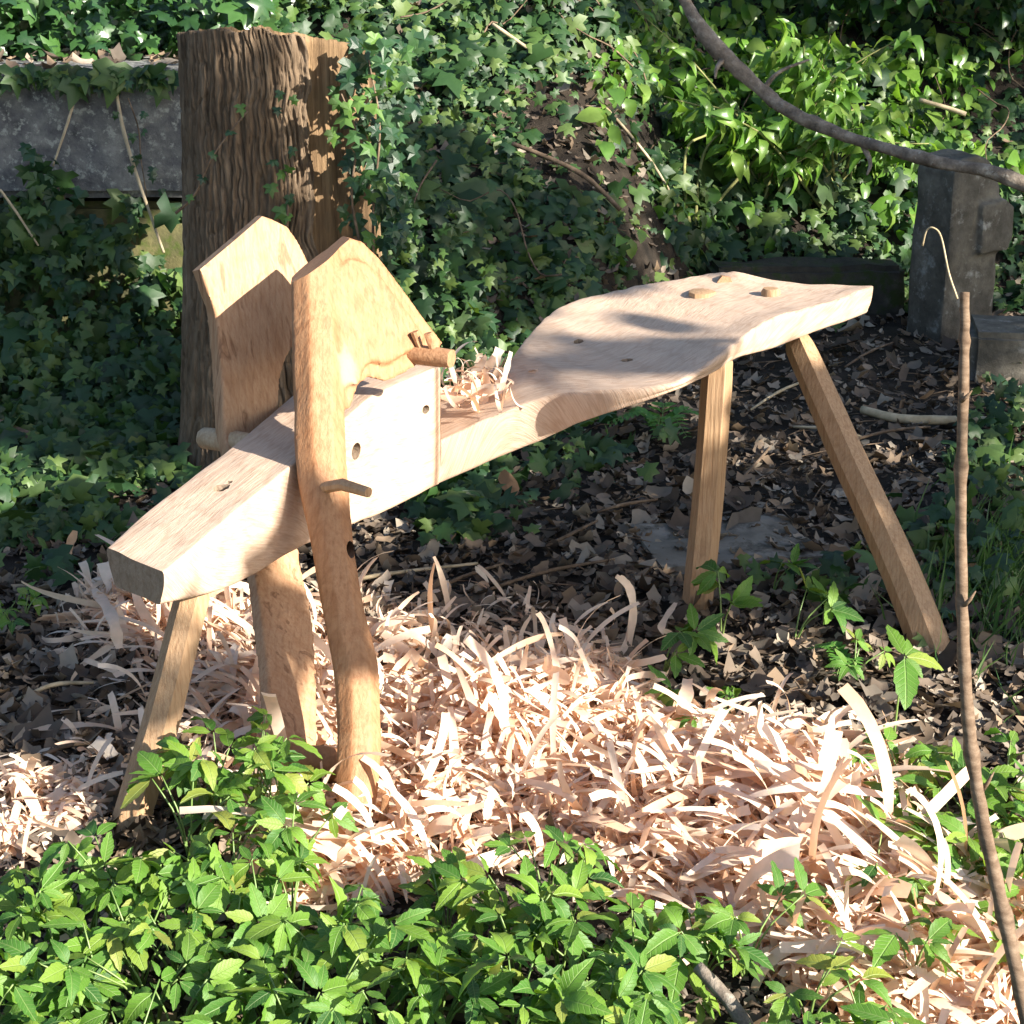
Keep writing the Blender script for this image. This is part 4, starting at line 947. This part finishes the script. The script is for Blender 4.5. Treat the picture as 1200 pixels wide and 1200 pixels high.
def shavings():
    P, SZ, AL = [], [], []; target = 12500
    while len(P) < target:
        a, b = random.uniform(-60, 1260), random.uniform(670, 1240)
        if not inpoly(a, b, POLY) or random.random() > shav_density(a, b): continue
        big = math.exp(-((a - 960) / 190) ** 2 - ((b - 1010) / 100) ** 2) + .8 * math.exp(-((a - 400) / 90) ** 2 - ((b - 1000) / 50) ** 2) + .5 * math.exp(-((a - 320) / 200) ** 2 - ((b - 800) / 110) ** 2) + .5 * math.exp(-((a - 1120) / 120) ** 2 - ((b - 1120) / 90) ** 2)
        if random.random() < .45 * big: continue
        g = G(a, b); h = heap(a, b); P.append((g.x, g.y, max(.006, tz(g.x, g.y) + h * random.uniform(.15, 1.0) + .004))); SZ.append(.60 + .42 * min(1, big)); AL.append(min(1, big))
    P = np.array(P); n = len(P); pick = rng.integers(0, len(KB), n); SZ = np.array(SZ)
    M = lay(n)
    al = rng.uniform(0, 1, n) < .6 * np.array(AL); ang = rng.normal(-.25, .45, n); cz, sz = np.cos(ang), np.sin(ang)     # drifts where the ribbons lie the same way
    x = M[:, :, 0]; cur = np.arctan2(x[:, 1], x[:, 0]); d = np.where(al, ang - cur, 0); Rz = np.zeros((n, 3, 3)); Rz[:, 0, 0] = np.cos(d); Rz[:, 0, 1] = -np.sin(d); Rz[:, 1, 0] = np.sin(d); Rz[:, 1, 1] = np.cos(d); Rz[:, 2, 2] = 1
    M = np.einsum('kij,kjl->kil', Rz, M) * (SZ * np.exp(rng.normal(0, .36, n)))[:, None, None]
    o = link('wood_shavings', merged('wood_shavings', KB, pick, M, P, True), M_shav); tag(o, 'thick heap of pale curly wood shavings spread in front of the bench', None, None, 'stuff')
    # 300 that lie on top, one object each
    MS = [base_mesh('wood_shaving', b) for b in KB]
    for m in MS: m.materials.append(M_shav1)
    done = 0
    def zone(px, py):
        if py < 745 and px < 330: return 'on the small heap behind the front leg'
        if px < 330: return 'on the dark soil left of the arms'
        if py < 790: return 'on the dark soil under the beam'
        if px < 560: return 'in the heap beside the near arm'
        if px < 800: return 'in the middle of the big heap'
        if py < 1010: return 'on the right half of the big heap'
        return 'among green leaves at the lower right'
    spots = []
    while len(spots) < 236:
        a, b = random.uniform(-20, 1220), random.uniform(670, 1210)
        if not (370 < a < 480 and 900 < b < 1040) and inpoly(a, b, POLY) and random.random() < .12 + .88 * shav_density(a, b): spots.append((a, b))
    for (a, b) in spots:
        k = random.randrange(len(MS)); g = G(a, b); o = link('wood_shaving', MS[k]); h = heap(a, b) if shav_density(a, b) > .25 else .012
        m = Matrix(lay(1)[0].tolist()).to_4x4() @ Matrix.Scale(random.uniform(.75, 1.3), 4); m.translation = (g.x, g.y, tz(g.x, g.y) + h + random.uniform(.0, .018)); o.matrix_world = m
        tag(o, 'pale %s wood shaving lying %s' % (KINDS[k][1], zone(a, b)), 'shaving', 'wood shavings on the ground')
    # the ones that stand out
    def hero(pts, wpx, label, twist=.0):
        P = [Vector(p) for p in pts]; n = 16; Q = smoothpath(P, n); v, f = [], []
        wm = wpx
        for i, q in enumerate(Q):
            t = (Q[min(i + 1, n - 1)] - Q[max(0, i - 1)]).normalized(); side = Vector((.85, .35, .15)); side = (side - t * side.dot(t)).normalized(); nn = t.cross(side)
            a = twist * (i / (n - 1) - .5); s2 = side * math.cos(a) + nn * math.sin(a); wv = wm * ((1 - .35 * (2 * abs(i / (n - 1) - .5)) ** 4) * (1 + .15 * math.sin(i * 1.3 + len(label))))
            v += [q - s2 * wv / 2, q + nn * wv * .1, q + s2 * wv / 2]
        for i in range(n - 1):
            for s in (0, 1): a = i * 3 + s; f.append((a, a + 1, a + 4, a + 3))
        o = link('wood_shaving', mesh_from('wood_shaving', v, f), M_shav1); set_origin(o, Q[0]); tag(o, label, 'shaving', 'wood shavings on the ground')
    def up(px, py0, py1, dx=0, z0=.06, dY=.02):
        g = G(px, py0, z0); return [g, YP(px + dx * .4, (py0 + py1) / 2, g.y + dY), YP(px + dx, py1, g.y + dY * 1.5)]
    hero(up(888, 920, 822, 3), .016, 'tall pale shaving standing upright at the back of the big heap', .9)
    hero(up(962, 932, 838, 14), .021, 'broad white shaving standing upright on the right of the heap', 1.0)
    hero(up(735, 770, 676, -2, .01) [0:1] + [YP(742, 720, 3.14), YP(738, 690, 3.15), YP(726, 676, 3.15)], .016, 'long shaving curved like a hook below the seat')
    hero([G(700, 778, .02), G(730, 762, .03), YP(742, 720, 3.16), YP(737, 688, 3.17), YP(722, 675, 3.17)], .015, 'grey hooked shaving arching up from the dark soil')
    hero([G(790, 745, .02), G(775, 735, .04), YP(792, 706, 3.3)], .014, 'short orange shaving propped against the left rear leg')
    hero(up(595, 860, 812, -22, .10), .016, 'pale shaving sticking out of the top of the heap')
    hero(up(570, 960, 925, 8, .08), .014, 'small bright shaving upright beside the near arm')
    hero([G(740, 1052, .05), YP(722, 1030, 2.38), YP(722, 985, 2.40), YP(745, 975, 2.42)], .034, 'broad white shaving curled round at the front of the heap', .6)
    hero([G(845, 1005, .10), G(890, 995, .115), G(945, 985, .11)], .028, 'broad flat white shaving on top of the heap', .3)
    hero([G(920, 1170, .0), YP(915, 1140, 2.12), YP(955, 1112, 2.14), YP(1015, 1125, 2.14)], .020, 'long pale shaving looped over at the lower right', .8)
    hero([G(745, 975, .08), YP(765, 930, 2.53), YP(745, 880, 2.55), YP(722, 870, 2.56)], .012, 'thin curved shaving arching over the middle of the heap')
    hero([G(700, 860, .1), YP(680, 830, 2.78), YP(650, 812, 2.8)], .013, 'orange shaving peeling off the top of the heap')
    hero([G(790, 845, .05), G(802, 825, .08), YP(806, 795, 2.86)], .024, 'broad flat pale chip leaning at the back edge of the heap')
    hero([G(70, 668, .01), YP(78, 648, 3.62), YP(88, 622, 3.62)], .020, 'pale torn shaving standing alone at the far left')
    hero([G(95, 780, .02), G(140, 752, .05), G(185, 745, .03)], .012, 'brown shaving arched over the soil at the left')
    hero([G(-10, 1128, .02), G(50, 1108, .02), G(105, 1085, .03), G(140, 1060, .03)], .014, 'long straight shaving reaching into the leaves at lower left')
    hero([G(340, 960, .06), G(375, 985, .06), G(420, 1000, .05)], .042, 'broad white shaving just in front of the near arm', .4)
    hero([G(110, 690, .06), YP(130, 720, 3.1), YP(140, 760, 3.05)], .022, 'broad white shaving hanging over the heap behind the beam end')
    # shavings left on the beam
    for k in range(95):
        px = max(530, random.gauss(562, 22)); py = min(466, random.gauss(449, 11)); z = .462 + random.uniform(0, .05)
        j = random.choice([i for i, q in enumerate(KINDS) if q[1] in ('thread thin', 'tightly curled', 'broad flat')]); g = G(px, py, z); o = link('wood_shaving', MS[j])
        m = Matrix(frames(np.array([[0., -.1, 1.]]), rng, .6)[0].tolist()).to_4x4() @ Matrix.Scale(random.uniform(.5, 1.0), 4); m.translation = g; o.matrix_world = m
        tag(o, 'small %s shaving in the tangle lying on the beam' % KINDS[j][1], 'shaving', 'wood shavings on the beam')
    hero([G(585, 462, .50), YP(592, 440, 3.33), YP(599, 412, 3.36)], .011, 'pale shaving curling up from the tangle on the beam', .6)
    hero([G(612, 437, .51), G(628, 433, .53), G(640, 434, .525)], .009, 'single small shaving on the beam near the seat')
shavings()

# ------------------------------------------------------------------ green herbs
HM = [base_mesh('leaflet', b) for b in HERB]
for m in HM: m.materials.append(M_elder)
def herb(x, y, hgt, nleaf, label, group, size=.046, spread=.085, cat='plant', lean=(0, 0), leaflets=(3, 5)):
    z0 = tz(x, y); t = empty('leafy_plant', (x, y, z0)); tag(t, label, cat, group)
    bm = bmesh.new(); top = Vector((lean[0] + random.gauss(0, .015), lean[1] + random.gauss(0, .015), hgt * .45))
    for k in range(nleaf):
        a = random.uniform(0, 6.283) if nleaf > 1 else 0; r = spread * random.uniform(.25, 1); e = Vector((r * math.cos(a) + lean[0], r * math.sin(a) + lean[1], hgt * random.uniform(.7, 1.08)))
        s = Vector((0, 0, 0)); m = Vector((e.x * .35, e.y * .35, e.z * .6)); path = smoothpath([s, m, e], 6); tube(bm, path, lin([.0022, .0012], 6), 4)
        od = Vector((math.cos(a + random.gauss(0, .5)), math.sin(a + random.gauss(0, .5)), random.gauss(-.05, .2))).normalized(); up = Vector((random.gauss(.3, .4), random.gauss(-.25, .4), 1)).normalized()
        nl = random.choice(leaflets)
        for j in range(nl):
            ang = (j - (nl - 1) / 2) * (R(62) if nl == 3 else R(50)); d = Quaternion(up, ang) @ od; d = (d + Vector((0, 0, random.gauss(-.12, .15)))).normalized()
            n = (up + Vector((random.gauss(0, .2), random.gauss(0, .2), 0))); n = (n - d * n.dot(d)).normalized(); xx = d.cross(n)
            mt = Matrix((xx, d, n)).transposed().to_4x4() @ Matrix.Scale(size * random.uniform(.6, 1.3) * (1.1 if j == nl // 2 else .92), 4); mt.translation = e + d * .004
            o = link('leaf', HM[random.randrange(6)], None, t); o.matrix_local = mt
    link('stem', bm_done(bm, 'stem'), M_stem, t)
FG = [(-40, 1060), (30, 1030), (120, 990), (210, 960), (262, 895), (330, 905), (345, 990), (360, 1095), (450, 1105), (495, 1030), (560, 1000), (690, 1020), (740, 1085), (800, 1075), (870, 1065), (900, 1110), (890, 1240), (1000, 1260), (1080, 1250), (1240, 1320), (1300, 1420), (-100, 1420)]
def herbs():
    pts = []; tries = 0
    while len(pts) < 118 and tries < 9000:
        tries += 1; a, b = random.uniform(-80, 1280), random.uniform(890, 1420)
        if not inpoly(a, b, FG): continue
        g = G(a, b + 75)
        if a < 60 and b < 1100 and random.random() < .6: continue
        if 775 < a < 905 and 1090 < b < 1350: continue
        if any((g.x - q[0]) ** 2 + (g.y - q[1]) ** 2 < .052 ** 2 for q in pts): continue
        pts.append((g.x, g.y, a, b))
    for (x, y, a, b) in pts:
        w = 'at the bottom left corner' if a < 90 else 'before the foot of the front leg' if a < 230 else 'between front leg and far arm' if a < 340 else 'below the foot of the near arm' if a < 480 else 'left of the bottom middle' if a < 590 else 'right of the bottom middle' if a < 720 else 'beside the short grey stick' if a < 880 else 'below the looped shaving' if a < 1040 else 'at the bottom right corner'
        row = 'back row' if b < 1085 else 'middle row' if b < 1200 else 'front row'
        h = random.uniform(.07, .165); sz = 'tall' if h > .14 else 'low' if h < .10 else 'middling'
        herb(x, y, h, random.randint(5, 7), '%s green ground elder plant in the %s %s' % (sz, row, w), 'ground elder plants in the foreground')
    for (px, py, h, nl, s, lb, gp, sp) in (
        (262, 985, .17, 5, .05, 'tall bright plant just right of the foot of the front leg', None, .08), (300, 985, .18, 6, .05, 'tallest bright plant before the foot of the far arm', None, .08), (335, 1010, .15, 5, .05, 'bright plant left of the shavings before the near arm', None, .07), (225, 1020, .15, 5, .05, 'bright plant overlapping the foot of the front leg', None, .08),
        (945, 1215, .11, 4, .05, 'leafy plant among the shavings beside the looped shaving', None, .07), (1065, 1170, .13, 4, .05, 'leafy plant rising out of the shavings left of the upright rod', None, .07), (1010, 1240, .10, 4, .05, 'leafy plant at the bottom edge among the shavings', None, .07),
        (1046, 880, .17, 1, .075, 'bright five leaved seedling standing alone before the right rear leg', None, .02),
        (845, 760, .14, 3, .055, 'dark leafy seedling right of the left rear leg', None, .08), (930, 760, .10, 3, .05, 'low leafy seedling between the rear legs', None, .08),
        (775, 800, .10, 4, .06, 'leafy plant at the back edge of the heap left of the rear legs', None, .08), (800, 870, .08, 4, .045, 'small leafy plant behind the heap right of its top', None, .09), (850, 870, .07, 4, .04, 'small plant with fine leaves at the back of the heap', None, .09),
        (1000, 800, .07, 4, .035, 'tiny pale green seedling left of the five leaved one', None, .07), (905, 700, .09, 2, .05, 'single leafy sprig beside the flat stone', None, .06)):
        g = G(px, py); herb(g.x, g.y, h, nl, lb, gp, s, sp, leaflets=(5,) if nl == 1 else (3, 5))
    for i in range(26):
        px, py = random.uniform(1010, 1215), random.uniform(890, 1090)
        if px < 1060 and 900 < py < 1000 and random.random() < .5: continue
        g = G(px, py + 30); hh = random.uniform(.07, .13); herb(g.x, g.y, hh, 3, ('low' if hh < .085 else 'middling' if hh < .11 else 'tall') + ' green leafy plant ' + ('by the heap left of' if px < 1075 else 'close left of' if px < 1135 else 'right of') + ' the upright rod, ' + ('behind' if py < 960 else 'beside') + ' the shavings', 'plants right of the heap', .052, .08)
    for (px, py) in ((5, 735), (30, 730), (15, 745)):
        g = G(px, py); herb(g.x, g.y, .05, 3, 'small bright clump of leaves at the left edge', 'leaf clump at the left edge', .03, .05)
herbs()
# fern fronds in the light under the beam
def fern(px, py, nf, ln, label):
    g = G(px, py); t = empty('fern', (g.x, g.y, tz(g.x, g.y))); tag(t, label, 'fern'); fm = base_mesh('leaflet', oval_base(55, .2, 4, .2, .2)); fm.materials.append(M_fern); bm = bmesh.new()
    for k in range(nf):
        a = random.uniform(0, 6.28); path = smoothpath([Vector((0, 0, 0)), Vector((math.cos(a) * ln * .4, math.sin(a) * ln * .4, ln * .55)), Vector((math.cos(a) * ln, math.sin(a) * ln, ln * .35))], 12); tube(bm, path, lin([.002, .0006], 12), 4)
        for i in range(2, 12):
            tg = (path[min(i + 1, 11)] - path[i - 1]).normalized(); sd = tg.cross(Vector((0, 0, 1))).normalized()
            for s in (-1, 1):
                d = (sd * s + tg * .45).normalized(); n = Vector((0, 0, 1)); n = (n - d * n.dot(d)).normalized(); mt = Matrix((d.cross(n), d, n)).transposed().to_4x4() @ Matrix.Scale(ln * .42 * (1.1 - i / 13), 4); mt.translation = path[i]
                o = link('leaflet', fm, None, t); o.matrix_local = mt
    link('stem', bm_done(bm, 'stem'), M_stem, t)
fern(775, 515, 7, .14, 'bright green fern in sunlight below the seat')
fern(990, 790, 4, .08, 'little fern frond in front of the right rear leg')
# grass at the right
def grass():
    n = 800; P, Nn = [], []
    for _ in range(n):
        g = G(random.gauss(1170, 45), random.gauss(690, 50)); P.append((g.x, g.y, tz(g.x, g.y)))
    v = np.array([(-.02, 0, 0), (.02, 0, 0), (.016, .5, .06), (-.016, .5, .06), (0, 1, .3)]); f = [(0, 1, 2, 3), (3, 2, 4)]
    up = rng.normal(0, .35, (n, 3)); up[:, 2] = 1
    scat('grass', [(v, f)], np.array(P), np.tile([0, -1., .2], (n, 1)), .085, M_grass, 'tuft of dark grass at the right edge behind the rod', .4, spin=np.array([.2, 0, 1.]))
grass()

# ------------------------------------------------------------------ unseen trees outside the frame, crowns laid out to throw the shade
LIT = []
for px in range(525, 610, 12):
    for py in range(425, 480, 14): LIT.append(G(px, py, .5))
for px in range(345, 525, 20):
    for py in range(470, 620, 30): LIT.append(YP(px, py, 2.82 + (px - 350) * .0022))
for px in range(530, 800, 25):
    for py in range(470, 510, 18): LIT.append(YP(px, py, 3.12))
for px in range(880, 1030, 20): LIT.append(YP(px, 365 + (1020 - px) * .28, 3.2 + (px - 880) * .0028))
for px in range(640, 860, 25):
    for py in range(345, 385, 14): LIT.append(G(px, py, .6))
for px in range(240, 520, 22):
    for py in range(280, 440, 22): LIT.append(YP(px, py, 3.05))
for px in range(130, 330, 30):
    for py in range(560, 700, 30): LIT.append(YP(px, py, 2.7))
for px in range(380, 1220, 40):
    for py in range(800, 1220, 40): LIT.append(G(px, py, .06))
for px in range(100, 380, 40):
    for py in range(880, 1220, 40): LIT.append(G(px, py, .1))
for px in range(110, 250, 25):
    for py in range(690, 760, 25): LIT.append(G(px, py, .03))
for px in range(790, 1110, 30):
    for py in range(30, 250, 30): LIT.append(YP(px, py, 6.4))
for px in range(352, 430, 15):
    for py in range(60, 240, 20): LIT.append(YP(px, py, 4.2))
LIT = np.array([p[:] for p in LIT])
def sunny(P, clear):
    """leaves that would hide the sun from the parts of the clearing that it reaches in the photograph are left out to shape the shade"""
    S = np.array(SDIR[:]); keep = np.ones(len(P), bool)
    for q in LIT:
        v = P - q; t = v @ S; keep &= (np.linalg.norm(v - t[:, None] * S, axis=1) > clear) | (t < 0)
    return keep
def shade_tree(name, base, label, zones, seed, dist, clear=.075):
    """zones: uniform patches of the scene that this tree keeps the sun from: (x0, x1, y0, y1 in the photograph, how many twigs, distance or None for height z, z)"""
    random.seed(seed); t = empty(name, (base[0], base[1], tz(base[0], base[1]))); tag(t, label, 'tree', 'trees right of the clearing'); L = t.location
    P = []
    for (x0, x1, y0, y1, cnt, Y, z, clump, sp) in zones:
        for _ in range(cnt):
            a, b = random.uniform(x0, x1), random.uniform(y0, y1); T = YP(a, b, Y) if Y else G(a, b, z); s = random.uniform(*dist); c = T + SDIR * s
            for _ in range(clump): P.append(c + Vector((random.gauss(0, sp), random.gauss(0, sp), random.gauss(0, sp))) - L)
    P = np.array([p[:] for p in P]); P = P[sunny(P + np.array(L[:]), clear)]; scat('crown', OVAL, P, np.tile(SDIR[:], (len(P), 1)), .085, M_bush, None, .6, parent=t, kind=None)
    c = Vector(P.mean(0)); bm = bmesh.new()
    tube(bm, smoothpath([Vector((0, 0, -.1)), Vector((.05, .02, c.z * .5)), Vector((c.x * .25, c.y * .25, c.z * 1.25))], 14), lin([.13, .05], 14), 10)
    for k in range(0, len(P), max(1, len(P) // 30)):
        e = Vector(P[k]); s = Vector((c.x * .12, c.y * .12, c.z * random.uniform(.7, 1.1))); tube(bm, smoothpath([s, s.lerp(e, .5) + Vector((.1, .1, .2)), e], 8), lin([.016, .004], 8), 5)
    link('trunk', bm_done(bm, 'trunk'), M_bough, t)
shade_tree('shade_tree', (7.6, 6.6), 'unseen leafy tree with a crown laid out to shade the ivy bank', [
    (440, 640, 20, 200, 30, 5.6, 0, 5, .05), (430, 800, 200, 420, 220, 5.4, 0, 6, .06), (0, 230, 290, 640, 460, 4.5, 0, 6, .06), (0, 210, 90, 240, 70, 5.2, 0, 5, .05),
    (210, 340, 60, 560, 60, 4.2, 0, 5, .05), (340, 440, 230, 560, 40, 4.2, 0, 5, .05), (780, 1060, 250, 330, 130, 5.9, 0, 6, .05), (1060, 1180, 190, 450, 150, 5.6, 0, 6, .06), (560, 800, 0, 110, 140, 7.0, 0, 6, .06), (1000, 1200, 0, 70, 60, 7.2, 0, 6, .06)], 5, (5.4, 6.8))
shade_tree('shade_tree', (7.0, 5.6), 'second unseen leafy tree with a crown laid out to shade the bench', [
    (600, 860, 404, 422, 46, None, .58, 4, .014), (860, 1060, 390, 500, 120, None, .02, 5, .05), (560, 860, 480, 640, 70, None, .02, 5, .05), (860, 1000, 560, 720, 60, None, .02, 5, .05), (480, 760, 650, 740, 70, None, .02, 5, .05), (1060, 1200, 560, 740, 80, None, .05, 5, .05), (0, 120, 700, 900, 40, None, .02, 5, .05), (560, 740, 740, 790, 20, None, .05, 4, .04)], 6, (4.6, 5.4), .05)
random.seed(1)
